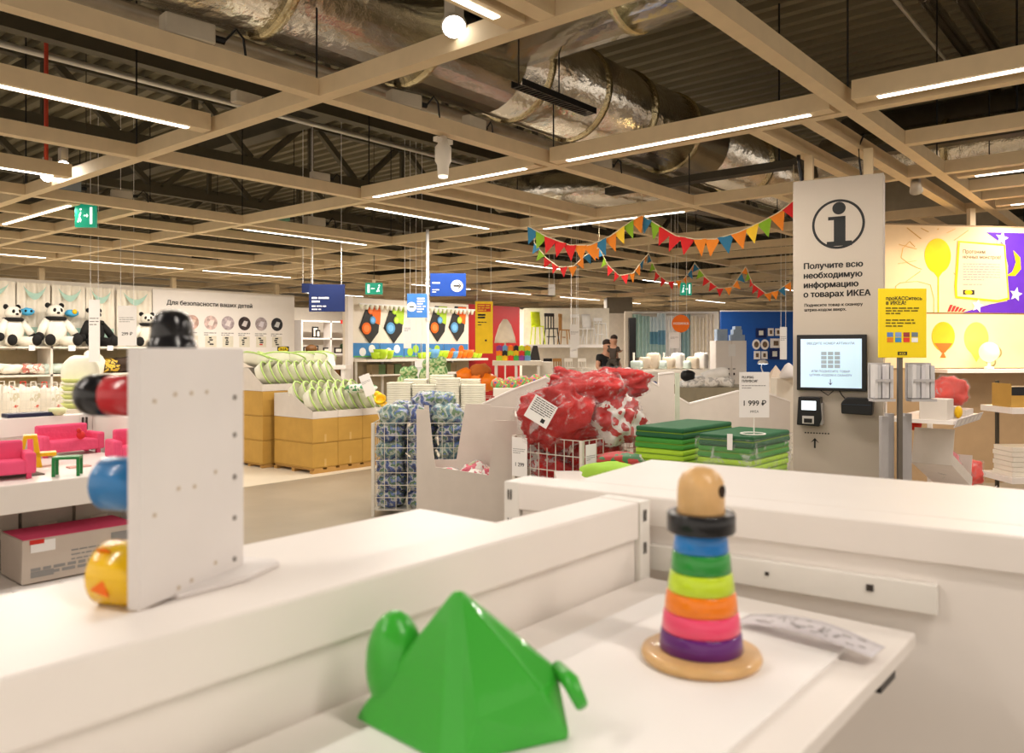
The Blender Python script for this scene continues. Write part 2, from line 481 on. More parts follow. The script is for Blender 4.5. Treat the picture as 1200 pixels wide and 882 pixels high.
# cross joists along Y
for x, l in ((7.2, 'behind the second lattice beam'), (15.5, 'above the red wall aisle'), (24, 'above the display chairs')):
    t = thing('cross_joist', 'dark steel cross joist ' + l, 'joist', group='cross joists under the deck')
    b = MB(); b.box(x-.08, x+.08, -12, 29, 4.95, 5.15); b.build('web', TR, t)
    b = MB(); b.box(x-.14, x+.14, -12, 29, 4.93, 4.96); b.build('flange', TR, t)
# ---- hanger rods holding the lattice
for k in range(0, 6):
    for j in range(0, 6):
        b = MB(); x = LX0 + k*M - .02; y = LY0 + j*M + .02
        b.cyl((x, y, LZ+LH), (x, y, 3.80 if j == 1 else 5.3), .007, n=5)
        tag(b.build('hanger_rod', BLACK), 'thin black rod suspending the ceiling lattice', 'rod', 'lattice hanger rods')
# red sprinkler drop
b = MB(); b.cyl((3.05, 8.55, 3.3), (3.05, 8.55, 5.2), .02, n=8); tag(b.build('sprinkler_pipe', mat('red_pipe', (.5, .06, .03), .5)), 'upright red sprinkler pipe above the lattice', 'pipe')

# ---- junction boxes lying on the lattice
JB = mat('junction_plastic', (.52, .46, .36), .5)
def jbox(p, l, s=1.0, cable=True, m=None):
    t = thing('junction_box', l, 'junction box', p, random.uniform(-.3, .3)); s *= .72; t.scale = (s, s, s)
    b = MB(); b.box(-.16, .16, -.06, .06, 0, .13); b.build('case', m or JB, t, bevel=.012)
    b = MB(); b.cyl((.16, 0, .06), (.24, 0, .06), .025, n=8); b.build('plug', BLACK, t)
    if cable: b = MB(); b.tube([(.24, 0, .06), (.32, 0, .16), (.38, .02, .12), (.40, .02, -.02)], .009, 6); b.build('cable', BLACK, t)
jbox((2.3, 4.37, 3.315), 'grey socket box with a black looped cable on the nearest lattice beam', 1.25)
jbox((3.95, 4.37, 3.315), 'worn cream junction box lying on the lattice under the foil duct', 1.1)
jbox((4.7, 4.37, 3.315), 'cream junction box with coiled wires beside the worn box', .95)
jbox((6.5, 4.37, 3.315), 'brown junction box on the lattice beam past the strip light', 1.0)
jbox((3.18, 5.2, 3.315), 'round-sided cream ballast on the lattice beside the empty bay', .9)
jbox((5.1, 6.94, 3.315), 'small pale junction box on the third lattice beam', .9)
jbox((4.2, 9.51, 3.315), 'small cream control box above the green exit sign beam', 1.0)
jbox((3.6, 9.51, 3.315), 'blue-grey control box above the green exit sign beam', 1.2, False, mat('blue_grey_box', (.28, .33, .36), .5))
jbox((6.3, 9.51, 3.315), 'green control box on the lattice beam', 1.3, False, mat('green_box', (.12, .28, .2), .5))
jbox((6.9, 9.51, 3.315), 'cream junction box next to the green control box', 1.3)
# wall of boarding by the ceiling void on the right
b = MB(); b.box(13.2, 13.3, 2.1, 4.2, 3.35, 4.9); tag(b.build('bulkhead', mat('grey_boarding', (.35, .31, .24), .7)), 'grey boarded bulkhead in the roof void behind the information column', 'bulkhead')

# ---- track spots
SPOTW = glow('spot_lens', (1, .96, .9), 14)
SPM = mat('spot_metal', (.55, .50, .42), .4, .3)
def spot(p, aim, l, watts, s=1.0):
    t = thing('spotlight', l, 'spotlight', p); t.scale = (s,)*3
    d = (Vector(aim) - Vector(p)).normalized()
    b = MB(); b.cyl(-d*.10, d*.02, .04, .062, 16); b.build('head', SPM, t, True)
    b = MB(); b.cyl(d*.021, d*.026, .054, .054, 16); b.build('lens', SPOTW, t)
    b = MB(); b.box(-.03, .03, -.035, .035, .03, .16); b.build('bracket', SPM, t)
    spot_light('spot_lamp', Vector(p) + d*.05*s, aim, watts)
spot((3.13, 3.06, 3.32), (1.6, 1.6, 1.0), 'lit round spotlight clamped on the nearest lattice beam', 18, 1.15)
spot((3.13, 8.75, 3.30), (1.5, 3.2, 1.2), 'twin track spot, lamp lit, over the green exit sign', 25, 1.1)
spot((3.13, 8.35, 3.33), (1.4, 3.0, 1.2), 'twin track spot lit beside its partner over the exit sign', 25, 1.1)
# projector-like wifi / camera pod hanging under the beam
t = thing('ceiling_pod', 'cream cylinder pod hung under the lattice beam', 'pod', (4.36, 4.38, 3.02)); t.scale = (.85,)*3
b = MB(); b.lathe([(.03, -.16), (.05, -.15), (.055, -.06), (.075, -.02), (.075, .10), (.05, .13), (.03, .2)], 20); b.build('body', CREAM, t, True)
b = MB(); b.lathe([(.04, -.175), (.045, -.16)], 16); b.build('lens', glow('pod_lens', (1, .95, .85), 1.2), t)
b = MB(); b.cbox((0, 0, .16), (.2, .05, .04)); b.build('clamp', CREAM, t)
# ================================================================== NEAR COUNTERS
SLOT = mat('slot_dark', (.05, .04, .035), .8)
def slots(parent, x, z, y=-.0015, w=.0022, h=.017, gap=.0055, n=2):
    for k in range(n):
        b = MB(); b.box(x+k*gap, x+k*gap+w, y, y+.001, z-h, z); b.build('slot', SLOT, parent)
# ---- long counter running away to the right
t = thing('display_counter', 'long white shelf counter carrying the white toy board, running to the cross counter', 'counter', (0, .635, 0))
b = MB(); b.box(-.9, 1.048, 0, .075, 1.264, 1.32); b.build('top_rail', WHITE, t, bevel=.0035)
b = MB(); b.box(-.9, 1.048, .008, .07, 0, 1.2635); b.build('back_panel', WHITE, t)
b = MB(); b.box(1.050, 1.078, -.001, .075, 0, 1.32); up = b.build('upright', WHITEM, t, bevel=.001)
slots(up, 1.058, 1.307, -.0025); slots(up, 1.058, 1.258, -.0025)
t2 = thing('display_counter', 'white topped counter backing on to the long counter, overlooking the aisle', 'counter', (0, .712, 0))
b = MB(); b.box(-.9, .875, 0, .218, 1.262, 1.30); b.build('top', WHITE, t2, bevel=.003)
b = MB(); b.box(-.89, .865, .004, .206, 0, 1.2615); b.build('body', WHITE, t2)
# ---- cross counter on the right, its own slight skew
GA = math.atan2(-.76, .09)              # local x runs along its front, local y into it
t = thing('cross_counter', 'white cross counter with a deep top, a slotted end post and a perforated rail', 'counter', (1.07, .92, 0), GA)
b = MB(); b.box(.002, 1.6, 0, .075, 1.272, 1.32); b.build('top_rail', WHITE, t, bevel=.003)
b = MB(); b.box(.10, 1.6, .076, .40, 1.272, 1.32); b.build('top', WHITE, t, bevel=.003)
b = MB(); b.box(.03, 1.6, .008, .39, 0, 1.2715); b.build('back_panel', WHITE, t)
b = MB(); b.box(-.002, .028, -.001, .07, 0, 1.3195); up = b.build('upright', WHITEM, t, bevel=.001)
slots(up, .006, 1.306, -.0025); slots(up, .006, 1.256, -.0025)
b = MB(); b.box(.275, .675, -.006, .006, 1.207, 1.246); rl = b.build('perforated_rail', WHITEM, t, bevel=.0015)
for x, w in ((.33, .005), (.455, .005), (.475, .0), (.59, .009)):
    if w: b = MB(); b.box(x, x+w, -.0075, -.0055, 1.226, 1.226+w); b.build('hole', SLOT, rl)
# ---- shelf between the two counters
t = thing('toy_shelf', 'white shelf board between the counters, holding the stacking toy', 'shelf', (0, 0, 0))
b = MB(); b.box(-.25, 1.065, .255, .632, 1.187, 1.205); b.build('board', WHITE, t, bevel=.002)
b = MB(); b.box(.99, 1.05, .275, .30, 1.150, 1.187); b.build('bracket', BLACK, t)  # no real bracket, black block standing in for the dark gap's shade
b = MB(); b.box(.05, .985, .30, .565, 1.2055, 1.2115)
tag(b.build('display_mat', mat('matt_white_board', (.90, .87, .85), .5, var=.01), bevel=.001), 'thin white display board laid on the toy shelf under the stacking toy', 'board')

# ---- stacking ring toy
RZ = 1.2115
t = thing('stacking_toy', 'wooden stacking ring tower in rainbow colours on a round base', 'toy', (at_z(821.5, 772, RZ).x, at_z(821.5, 772, RZ).y, RZ))
WOOD = mat('beech_wood', (.66, .40, .17), .35, var=.12, scale=30, coat=.3)
b = MB(); b.lathe([(.058, 0), (.0635, .002), (.065, .006), (.0635, .0105), (.058, .0125)], 48); b.build('base', WOOD, t, True)
def rg(r0, r1, z, h, c, nm):
    m = mat('toy_'+nm, c, .28, var=.02, coat=.4)
    b = MB(); b.lathe([(r0-.0015, z), (r0, z+.0015), (r1+.0006, z+h-.0018), (r1-.001, z+h)], 40)
    b.build('ring', m, t, True).name
z = .0125
for r0, r1, c, nm in ((.0452, .0428, (.12, .012, .17), 'purple'), (.0425, .0398, (.85, .07, .17), 'pink'), (.0395, .0365, (.90, .22, .01), 'orange'),
                      (.0362, .033, (.55, .72, .03), 'lime'), (.0328, .0305, (.03, .28, .045), 'green'), (.0300, .0275, (.02, .20, .58), 'blue')):
    rg(r0, r1, z, .0212, c, nm); z += .0213
m = mat('toy_black', (.012, .012, .014), .3, coat=.3)
b = MB(); b.lathe([(.0355, z), (.037, z+.0015), (.037, z+.020), (.0355, z+.0215), (.027, z+.0215), (.026, z+.017)], 40); b.build('ring', m, t, True)
z += .0190
b = MB(); b.lathe([(.0255, z), (.0258, z+.004), (.0255, z+.026), (.024, z+.036), (.020, z+.044), (.013, z+.0495), (.005, z+.0515), (.001, z+.0518)], 36); hd = b.build('head', WOOD, t, True)
ad = (RT*.42 - FW*.9).normalized()
ad = (RT*.75 - FW*.66).normalized()
b = MB(); c = Vector((0, 0, z+.027)); b.cyl(c + ad*.0185, c + ad*.0257, .0068, .0068, 20); b.build('eye_hole', mat('hole_dark', (.03, .012, .004), .8), hd)

# ---- loose shelf ticket beside the toy
t = thing('shelf_ticket', 'bent clear plastic shelf ticket with small print lying by the stacking toy', 'ticket', (0, 0, 0))
p0 = at_z(870, 728, 1.2135); p1 = at_z(1030, 768, 1.2135)
dv = (p1 - p0); L = dv.length; ex = dv.normalized(); ey = Vector((-ex.y, ex.x, 0))
def tk(off):
    def fn(a, c):
        h = .004 + .012*math.sin(PI*min(1, a*1.02))**1 * (0.6 + .4*c) + off
        return p0 + ex*(a*L) + ey*((c-.5)*.042) + Vector((0, 0, h))
    return fn
b = MB(); b.sheet(tk(0), 24, 3); b.build('strip', mat('ticket_plastic', (.74, .70, .73), .25, var=.05), t, True, thick=.0008)
b = MB(); rr = random.Random(5)
for k in range(46):
    a = rr.uniform(.12, .88); c = rr.choice((.2, .33, .46, .6, .75)); w = rr.uniform(.01, .045)
    f = tk(.0012); q = [f(a, c), f(a+w, c), f(a+w, c+.05), f(a, c+.05)]
    b.add(q, [(0, 1, 2, 3)])
b.build('print', GREYINK, t)

# ---- green plastic folded toy
GREEN = mat('green_plastic', (.045, .40, .035), .3, var=.03, coat=.3)
g0 = at_z(536, 868, RZ - .006)
t = thing('folded_tent_toy', 'shiny green peaked plastic toy with a round knob beside the counter', 'toy', (g0.x, g0.y, 1.2115), RF)
ap = .130
b = MB()
# ridge towards the viewer, two big facets, lips curling out at the foot
ridge = [(0, -.02, ap), (.004, -.03, ap-.05), (.008, -.043, 0)]
left = [(-.003, 0, ap), (-.045, .012, ap-.045), (-.088, .022, 0)]
right = [(.003, 0, ap), (.040, .012, ap-.038), (.078, .02, ap-.078)]
vs = [(-.003, -.012, ap), (.004, -.012, ap), (-.012, -.05, 0), (.010, -.05, 0), (-.098, .03, 0), (.090, .02, .050), (.10, -.01, .0), (0, .06, ap-.02), (0, .09, 0), (.075, -.015, .045), (.02, -.045, .035)]
fs = [(0, 2, 3, 1), (0, 4, 2), (1, 3, 10), (1, 10, 9), (1, 9, 5), (10, 3, 6), (10, 6, 9), (9, 6, 5), (0, 7, 4), (1, 5, 7), (0, 1, 7), (7, 8, 4), (7, 5, 8), (5, 6, 8), (2, 4, 8), (3, 2, 8), (6, 3, 8)]
b.add(vs, fs); b.build('shell', GREEN, t, bevel=.004)
b = MB(); b.sph((-.060, .034, .050), (.027, .026, .048), 20, 14); b.build('knob', GREEN, t, True)
b = MB(); b.tube([(.088, .02, .052), (.10, .0, .046), (.108, -.02, .034)], [.006, .008, .006], 8); b.build('lip', GREEN, t, True)

# ---- white peg board toy on the left counter
A = Vector((.35, .755, 1.30)); B = Vector((.502, .826, 1.30)); ex = (B-A); L = ex.length; ex.normalize()
RZB = math.atan2(ex.y, ex.x)
t = thing('peg_board_toy', 'white standing board with a black dome on top and coloured pegs behind', 'toy', A, RZB)
WB = mat('white_toy_board', (.74, .70, .68), .5, var=.03)
b = MB(); b.box(0, L, 0, .014, .004, .252); bd = b.build('board', WB, t, bevel=.0012)
b = MB(); b.slab([(.05, -.004), (L*.75, -.034), (L+.02, -.034), (L+.03, -.02), (L+.03, .045), (.05, .045)], 0, .006); b.build('foot', WB, t, bevel=.0015)
SCR = mat('screw_grey', (.30, .28, .26), .4, .5)
for zz in (.197, .155, .108, .062, .016):
    b = MB(); b.cyl((L-.018, -.0012, zz), (L-.018, .001, zz), .0030, n=10); b.build('screw', SCR, bd)
CHIP = mat('board_chip', (.55, .46, .36), .8)
for x, zz in ((.05, .205), (.075, .205), (.10, .205), (.055, .11), (.08, .108), (.115, .118), (.02, .2), (.075, .012), (.055, .004+.006), (.115, .02), (.02, .09)):
    b = MB(); b.prism([(x-.0025, zz-.001), (x+.002, zz-.0018), (x+.003, zz+.002), (x-.001, zz+.003)], -.0006, .001); b.build('chip', CHIP, bd)
def peg(nm, x, z, segs, label_m):
    """segs: (y0, y1, r0, r1, material) along +y (behind the board)"""
    for k, (y0, y1, r0, r1, m) in enumerate(segs):
        T = Matrix.Translation((x, 0, z)) @ Matrix.Rotation(-PI/2, 4, 'X')
        b = MB()
        if k == len(segs)-1 and label_m == 'dome':
            pr = [(r0, y0)] + [(r0*math.cos(a), y0 + (y1-y0-r0*.9) + r0*.9*math.sin(a)) for a in [i*PI/2/8 for i in range(8)]] + [(.001, y1)]
        else:
            pr = [(r0*.97, y0), (r0, y0+.001), (r1, y1-.002), (r1*.95, y1)]
        b.lathe(pr, 28, T); o = b.build(nm, m, t, True)
    return o
PB = mat('peg_black', (.012, .012, .014), .22, coat=.5); PR = mat('peg_red', (.5, .01, .02), .25, coat=.5)
PBL = mat('peg_blue', (.02, .17, .42), .3, coat=.3); PY = mat('peg_yellow', (.82, .50, .01), .25, coat=.4); PO = mat('peg_orange', (.85, .16, .01), .3)
peg('peg', .028, .205, [(.014, .058, .0205, .0205, PR), (.058, .096, .021, .021, PB)], 'dome')
peg('peg', .028, .118, [(.014, .062, .0265, .0265, PBL)], '')
pg = peg('peg', .032, .0285, [(.014, .065, .0315, .0315, PY)], '')
for a, y in ((-.15, .040), (2.0, .046)):
    b = MB(); q = []
    for da, dy in ((-.22, -.004), (.30, .002), (-.02, .016)):
        rr = .0320; q.append((.032 - rr*math.cos(a*0+da+(.0 if a < 0 else -.95)), y+dy, .0285 + rr*math.sin(da+(-.25 if a < 0 else .95))))
    q2 = [(x+(.0), y_, z_) for x, y_, z_ in q]
    b.add(q2, [(0, 1, 2)]); b.build('mark', PO, pg, thick=.0016)
b = MB()
T = Matrix.Translation((.078, .0255, .252))
b.lathe([(.0245, -.02), (.0245, .006), (.0222, .008), (.0215, .014), (.0205, .026), (.017, .034), (.010, .039), (.001, .0405)], 28, T); b.build('dome', PB, t, True)
# ================================================================== LEFT SHELF BAY WITH DOLL FURNITURE
def patt(name, cols, scale=14, rough=.5, detail=3):
    """several colours in noise patches, as on printed cloth"""
    if name in _M: return _M[name]
    m = bpy.data.materials.new(name); m.use_nodes = True
    nt = m.node_tree; p = nt.nodes['Principled BSDF']; p.inputs['Roughness'].default_value = rough
    tc = nt.nodes.new('ShaderNodeTexCoord'); n = nt.nodes.new('ShaderNodeTexNoise'); n.inputs['Scale'].default_value = scale; n.inputs['Detail'].default_value = detail
    r = nt.nodes.new('ShaderNodeValToRGB'); r.color_ramp.interpolation = 'CONSTANT'
    nt.links.new(tc.outputs['Object'], n.inputs['Vector']); nt.links.new(n.outputs['Fac'], r.inputs['Fac']); nt.links.new(r.outputs['Color'], p.inputs['Base Color'])
    el = r.color_ramp.elements
    while len(el) < len(cols): el.new(.5)
    for k, c in enumerate(cols):
        el[k].position = 0 if k == 0 else .36 + .30*(k-1)/max(1, len(cols)-2) if len(cols) > 2 else .5
        el[k].color = (*c, 1)
    _M[name] = m
    return m

t = thing('shelf_bay', 'white shelf bay holding the pink doll furniture and packed boxes', 'shelf unit', (0, 0, 0))
b = MB(); b.box(-1.2, 1.235, 3.03, 3.09, 1.255, 1.32); b.build('top_rail', WHITE, t, bevel=.003)
b = MB(); b.box(-1.2, 1.235, 3.045, 3.085, 0, 1.2545); b.build('back_panel', WHITE, t)
b = MB(); b.box(1.19, 1.222, 3.025, 3.044, 0, 1.254); up = b.build('upright', WHITEM, t)
b = MB(); b.box(1.19, 1.222, 3.0285, 3.03, 1.255, 1.318); b.build('upright', WHITEM, t)
for z in (1.31, 1.24):
    for x in (1.197, 1.21): b = MB(); b.box(x, x+.005, 3.022, 3.029, z-.045, z); b.build('slot', SLOT, up)
b = MB(); b.box(1.236, 1.27, 2.31, 3.09, 0, 1.32); b.build('side_panel', WHITE, t)
b = MB(); b.box(-1.2, 1.18, 2.30, 3.02, 1.13, 1.205); b.build('shelf', WHITE, t, bevel=.003)
b = MB(); b.box(-1.2, 1.18, 2.20, 3.02, .87, .93); b.build('shelf', WHITE, t, bevel=.003)
for i in range(9):
    b = MB(); b.box(.05+i*.115, .15+i*.115, 2.21, 2.31, .9302, .934); b.build('price_strip', WHITEP, t)
PINK = mat('pink_felt', (.78, .09, .20), .9, bump=.2, bscale=60)
def doll_sofa(p, rz, l, w=.17):
    t = thing('doll_sofa', l, 'doll furniture', p, rz)
    b = MB(); b.box(0, w, 0, .085, .014, .05); b.build('seat', PINK, t, bevel=.006)
    b = MB(); b.box(0, w, .07, .10, .014, .098); b.build('backrest', PINK, t, bevel=.006)
    for x in (-.022, w-.004): b = MB(); b.box(x, x+.026, 0, .10, .014, .07); b.build('armrest', PINK, t, bevel=.006)
    for x in (-.01, w): 
        for y in (.01, .085): b = MB(); b.box(x, x+.012, y, y+.012, 0, .014); b.build('leg', PINK, t)
p = at_z(-22, 571, 1.205); doll_sofa((p.x-.02, 2.40, 1.205), PI*.94+PI, 'pink felt doll sofa at the open end of the shelf', .145)
doll_sofa((1.0, 2.78, 1.205), .1, 'pink felt doll sofa against the back panel with a red toy on it', .16)
doll_sofa((1.09, 2.47, 1.205), -.15, 'pink felt doll armchair in front of the other sofa', .07)
b = MB(); b.sph((1.10, 2.79, 1.27), (.014, .012, .014), 10, 8); b.sph((1.092, 2.785, 1.286), (.008, .006, .008), 8, 6); tag(b.build('toy_mouse', mat('red_toy', (.6, .02, .02), .5), None, True), 'tiny red toy figure sitting on the pink doll sofa', 'toy')
DY = mat('doll_yellow', (.85, .48, .01), .4); DG = mat('doll_green', (.02, .20, .05), .4)
t = thing('doll_chair', 'small yellow slanted doll chair on the shelf', 'doll furniture', (.845, 2.60, 1.205), -.3)
b = MB(); b.prism([(0, 0), (.012, 0), (.03, .085), (.045, .085), (.05, 0), (.068, 0), (.055, .095), (.022, .095)], 0, .05); b.build('frame', DY, t)
b = MB(); b.box(.05, .105, 0, .05, .032, .042); b.build('seat', DY, t)
b = MB(); b.box(.095, .103, .002, .048, 0, .032); b.build('leg', DY, t)
t = thing('doll_table', 'small green doll table beside the yellow chair', 'doll furniture', (.855, 2.36, 1.205), -.55)
b = MB(); b.box(0, .068, 0, .05, .046, .053); b.build('top', DG, t, bevel=.001)
for x in (0, .060):
    for y in (0, .043): b = MB(); b.box(x, x+.008, y, y+.007, 0, .046); b.build('leg', DG, t)
b = MB(); b.box(.70, .86, 2.42, 2.62, 1.2052, 1.2085); tag(b.build('doll_rug', mat('grey_wool', (.20, .17, .14), .95, bump=.5, bscale=90)), 'small grey woven doll rug under the toy furniture', 'rug')
b = MB(); b.cbox((.98, 2.50, 1.207), (.06, .03, .004)); tag(b.build('doll_mat', mat('pale_pink', (.7, .4, .35), .8)), 'thin pale pink strip lying by the green doll table', 'mat')
# carton and clear packs on the lower shelf
def carton(name, l, cat, loc, size, rz, m, top=None, group=None):
    t = thing(name, l, cat, loc, rz, group); w, d, h = size
    b = MB(); b.box(0, w, 0, d, 0, h); b.build('body', m, t, bevel=.002)
    b = MB(); b.box(.004, w-.004, .004, d-.004, h, h+.0015); b.build('lid', top or m, t)
    return t
PCK = mat('printed_carton', (.55, .47, .40), .6, var=.05)
t = carton('toy_carton', 'printed doll furniture carton with a pink top under the doll shelf', 'box', (.775, 2.335, .934), (.30, .17, .115), -.02, PCK, PINK)
b = MB(); fine_print(b, .02, .035, .2, 2, .012, .008, -.001, 4); fine_print(b, .12, .07, .1, 3, .012, .004, -.001, 5); b.box(.225, .28, -.0012, 0, .075, .10)
fine_print(b, .02, .022, .10, 1, .02, .016, -.0012, 9); b.build('lettering', GREYINK, t)
b = MB(); b.cbox((.05, -.001, .095), (.06, .001, .03)); b.build('sticker', WHITEP, t)
b = MB(); b.cbox((.035, -.0015, .108), (.035, .001, .012)); b.build('sticker', mat('red_print', (.6, .03, .02), .6), t)
CLR = mat('clear_pack', (.75, .68, .58), .15, var=.1, trans=.55)
me = MB().box(0, .135, 0, .13, 0, .165).mesh('body', CLR); me2 = MB(); me2.cbox((.067, -.001, .10), (.05, .002, .03)); me2 = me2.mesh('tag', PCK)
for i, x in enumerate((.56, .705, .85, .995)):
    t = thing('clear_pack', 'clear plastic pack of small parts standing behind the printed carton', 'package', (x, 2.56, .93), 0, 'clear packs on the lower shelf')
    inst('body', me, t); inst('tag', me2, t)

# ================================================================== WIRE CAGES AND THEIR BAGS
WIRE = mat('zinc_wire', (.72, .68, .60), .35, .4)
def cage(l, loc, rz, w, d, h, nx, ny, nz):
    t = thing('wire_cage', l, 'wire bin', loc, rz)
    for x, y in ((0, 0), (w, 0), (0, d), (w, d)):
        b = MB(); b.box(x-.014, x+.014, y-.014, y+.014, 0, h); b.build('post', WIRE, t)
    def panel(n, L, T):
        b = MB()
        for i in range(1, n): b.box(L*i/n-.0025, L*i/n+.0025, -.0025, .0025, .06, h, T)
        for k in range(nz+1): b.box(0, L, -.003, .003, .06+(h-.06)*k/nz-.003, .06+(h-.06)*k/nz+.003, T)
        b.build('wire_panel', WIRE, t)
    panel(nx, w, Matrix.Identity(4)); panel(nx, w, Matrix.Translation((0, d, 0)))
    R = Matrix.Rotation(PI/2, 4, 'Z'); panel(ny, d, R); panel(ny, d, Matrix.Translation((w, 0, 0)) @ R)
    b = MB(); b.box(0, w, 0, d, .055, .062); b.build('base', WIRE, t)
    return t
FILM = film('bag_film', clear=.965); FILM2 = film('bag_film_dense', clear=.95, scale=14)
def bag_mesh(seed, sz, m, fm, wob=.28, nu=30, nv=20, crm=.14):
    def crumple(b, amt):
        out = []
        for p in b.v:
            q = Vector(p); n = Vector((q.x/sz[0], q.y/sz[1], q.z/sz[2])); o = Vector((seed, seed*.7, seed*1.3))
            r = (1-2*abs(noise.noise(n*2.3+o))) * .55 + (1-2*abs(noise.noise(n*4.7+o*1.7))) * .3
            out.append(tuple(q*(1+amt*(r-.4))))
        b.v = out; return b
    b = MB(); b.sph((0, 0, 0), sz, nu, nv, wob, seed, pw=.75, freq=2.2); a = crumple(b, crm).mesh('contents', m, True)
    b = MB(); b.sph((0, 0, 0), [s*1.05+.005 for s in sz], nu, nv, wob, seed, pw=.75, freq=2.2); f = crumple(b, crm*1.25).mesh('plastic_wrap', fm, True)
    return a, f
def bag(me, loc, rot, l, cat='bagged cushion', group=None, sc=1):
    t = thing('bagged_cushion', l, cat, loc, group=group, rot=rot); t.scale = (sc,)*3
    inst('contents', me[0], t); inst('plastic_wrap', me[1], t)
    return t
BLUEP = patt('blue_print_cloth', [(.015, .025, .09), (.03, .07, .26), (.40, .42, .44), (.05, .14, .05), (.04, .10, .30), (.02, .04, .14)], 11)
BLUEQ = patt('teal_print_cloth', [(.02, .05, .14), (.10, .22, .26), (.40, .46, .40), (.10, .20, .10), (.04, .11, .32), (.03, .06, .18)], 10)
CP = at_z(437, 605, 0)
cage('zinc wire cage full of blue patterned bagged cushions', CP, RF, .86, .60, .87, 8, 6, 7)
blue = [bag_mesh(s, (.125, .11, .085), BLUEP if s % 2 else BLUEQ, FILM2) for s in (11, 12, 13, 14)]
rr = random.Random(9); RM = Matrix.Rotation(RF, 4, 'Z')
for k in range(5):
    for i in range(3):
        for j in range(2):
            lp = RM @ Vector((.145+i*.285+rr.uniform(-.008, .008), .15+j*.29, .145+k*.155))
            bag(blue[rr.randrange(4)], CP+lp, (rr.uniform(-.2, .2), rr.uniform(-.2, .2), RF+rr.uniform(-.2, .2)), 'blue patterned cushion in a clear bag inside the wire cage', group='blue bagged cushions in the cage')
for i, (x, y, z, s) in enumerate(((.17, .15, .93, 1.1), (.42, .2, .93, 1.15), (.68, .16, .93, 1.15), (.25, .42, .95, 1.1), (.62, .42, .95, 1.2), (.47, .28, 1.05, 1.1), (.62, .25, 1.06, .95))):
    bag(blue[(i*3+1) % 4], CP + RM @ Vector((x, y, z)), (rr.uniform(-.3, .3), rr.uniform(-.3, .3), RF+rr.uniform(-.6, .6)), 'blue patterned bagged cushion heaped above the cage rim', group='blue bagged cushions heaped on top', sc=s)

# ---- cardboard dump bin with cut-out sides
D0 = at_d(488, 410, 6.4); D0.z = 0
t = thing('dump_bin', 'pale cardboard dump bin with deep cut-outs beside the blue cage', 'bin', D0, RF)
b = MB(); b.prism([(0, 0), (.80, 0), (.80, .985), (.63, .99), (.575, .55), (.36, .585), (.15, .617), (.10, 1.07), (0, 1.08)], 0, .012); b.build('front_panel', CARD, t)
b = MB(); b.prism([(0, 0), (.80, 0), (.80, 1.05), (.58, 1.06), (.58, 1.08), (.36, 1.08), (.28, .60), (.08, .60), (.04, 1.07), (0, 1.07)], .56, .572); b.build('back_panel', CARD, t)
for x in (.0, .788): b = MB(); b.box(x, x+.012, .0125, .5595, 0, .60 if x < .1 else 1.02); b.build('side_panel', CARD, t)
b = MB(); b.box(.012, .788, .0125, .5595, .38, .39); b.build('floor_panel', CARD, t)
RMIX = patt('red_white_cloth', [(.45, .03, .06), (.75, .72, .66), (.55, .05, .10), (.35, .45, .2)], 9)
sm = bag_mesh(21, (.13, .11, .07), RMIX, FILM2)
for i, (x, y, z) in enumerate(((.3, .2, .46), (.5, .3, .47), (.62, .22, .5), (.2, .38, .46), (.42, .42, .5))):
    bag(sm, D0 + RM @ Vector((x, y, z)), (.2*i, .1, RF+i), 'red and white bagged toy lying in the cardboard dump bin', group='bagged toys in the dump bin')

# ---- cage with red bagged cushions
RC = Vector((4.755, 3.996, 0))
cage('zinc wire cage piled with red bagged cushions', RC, -PI/2, .637, .735, .89, 8, 8, 7)
REDC = mat('red_cloth', (.40, .006, .004), .75, var=.25, scale=7, bump=.4, bscale=14)
REDW = patt('red_white_print', [(.38, .006, .004), (.40, .006, .004), (.64, .60, .56), (.36, .006, .005), (.40, .006, .005)], 5)
big = [bag_mesh(31, (.24, .20, .20), REDC, FILM, .26, 64, 44, .22), bag_mesh(32, (.26, .19, .12), REDC, FILM, .26, 64, 44, .24), bag_mesh(33, (.22, .18, .17), REDW, FILM, .26, 64, 44, .22)]
for k, (u, v, d, mi, s, rx, rzz, l) in enumerate((
        (652, 488, 6.10, 0, 1.10, .25, .2, 'plump red bagged cushion with a white paper label, at the front of the pile'),
        (718, 492, 6.2, 2, 1.05, -.1, .9, 'red and white bagged cushion slumped beside the labelled one'),
        (690, 458, 6.25, 1, 1.05, .15, -.2, 'flat red bagged cushion lying across the pile'),
        (722, 450, 6.5, 1, 1.0, -.15, .5, 'crumpled red bagged cushion on the top of the pile'),
        (672, 452, 6.45, 1, .9, .3, 1.2, 'flat red bagged cushion at the back of the pile'),
        (640, 540, 6.3, 2, .85, 0, 0, 'red and white bagged cushion squeezed in behind the wire'),
        (700, 530, 6.25, 0, .85, 0, .8, 'red bagged cushion low in the cage corner'),
        (655, 553, 6.25, 1, .8, 0, .4, 'red bagged cushion at the bottom of the cage front'))):
    bag(big[mi], at_d(u, v, d), (rx, .1*k-.3, RF+rzz), l, sc=s)
lb = at_d(634, 482, 5.83)
t = thing('paper_label', 'white printed paper label stuck on the plump red bag', 'label', lb, rot=(-.15, .55, RF+.1))
b = MB(); b.box(-.095, .095, 0, .002, -.09, .09); b.build('sheet', WHITEP, t)
b = MB(); fine_print(b, -.08, .075, .16, 7, .016, .006, -.001, 2); b.box(.03, .06, -.001, 0, -.07, -.04); b.build('print', INK, t)
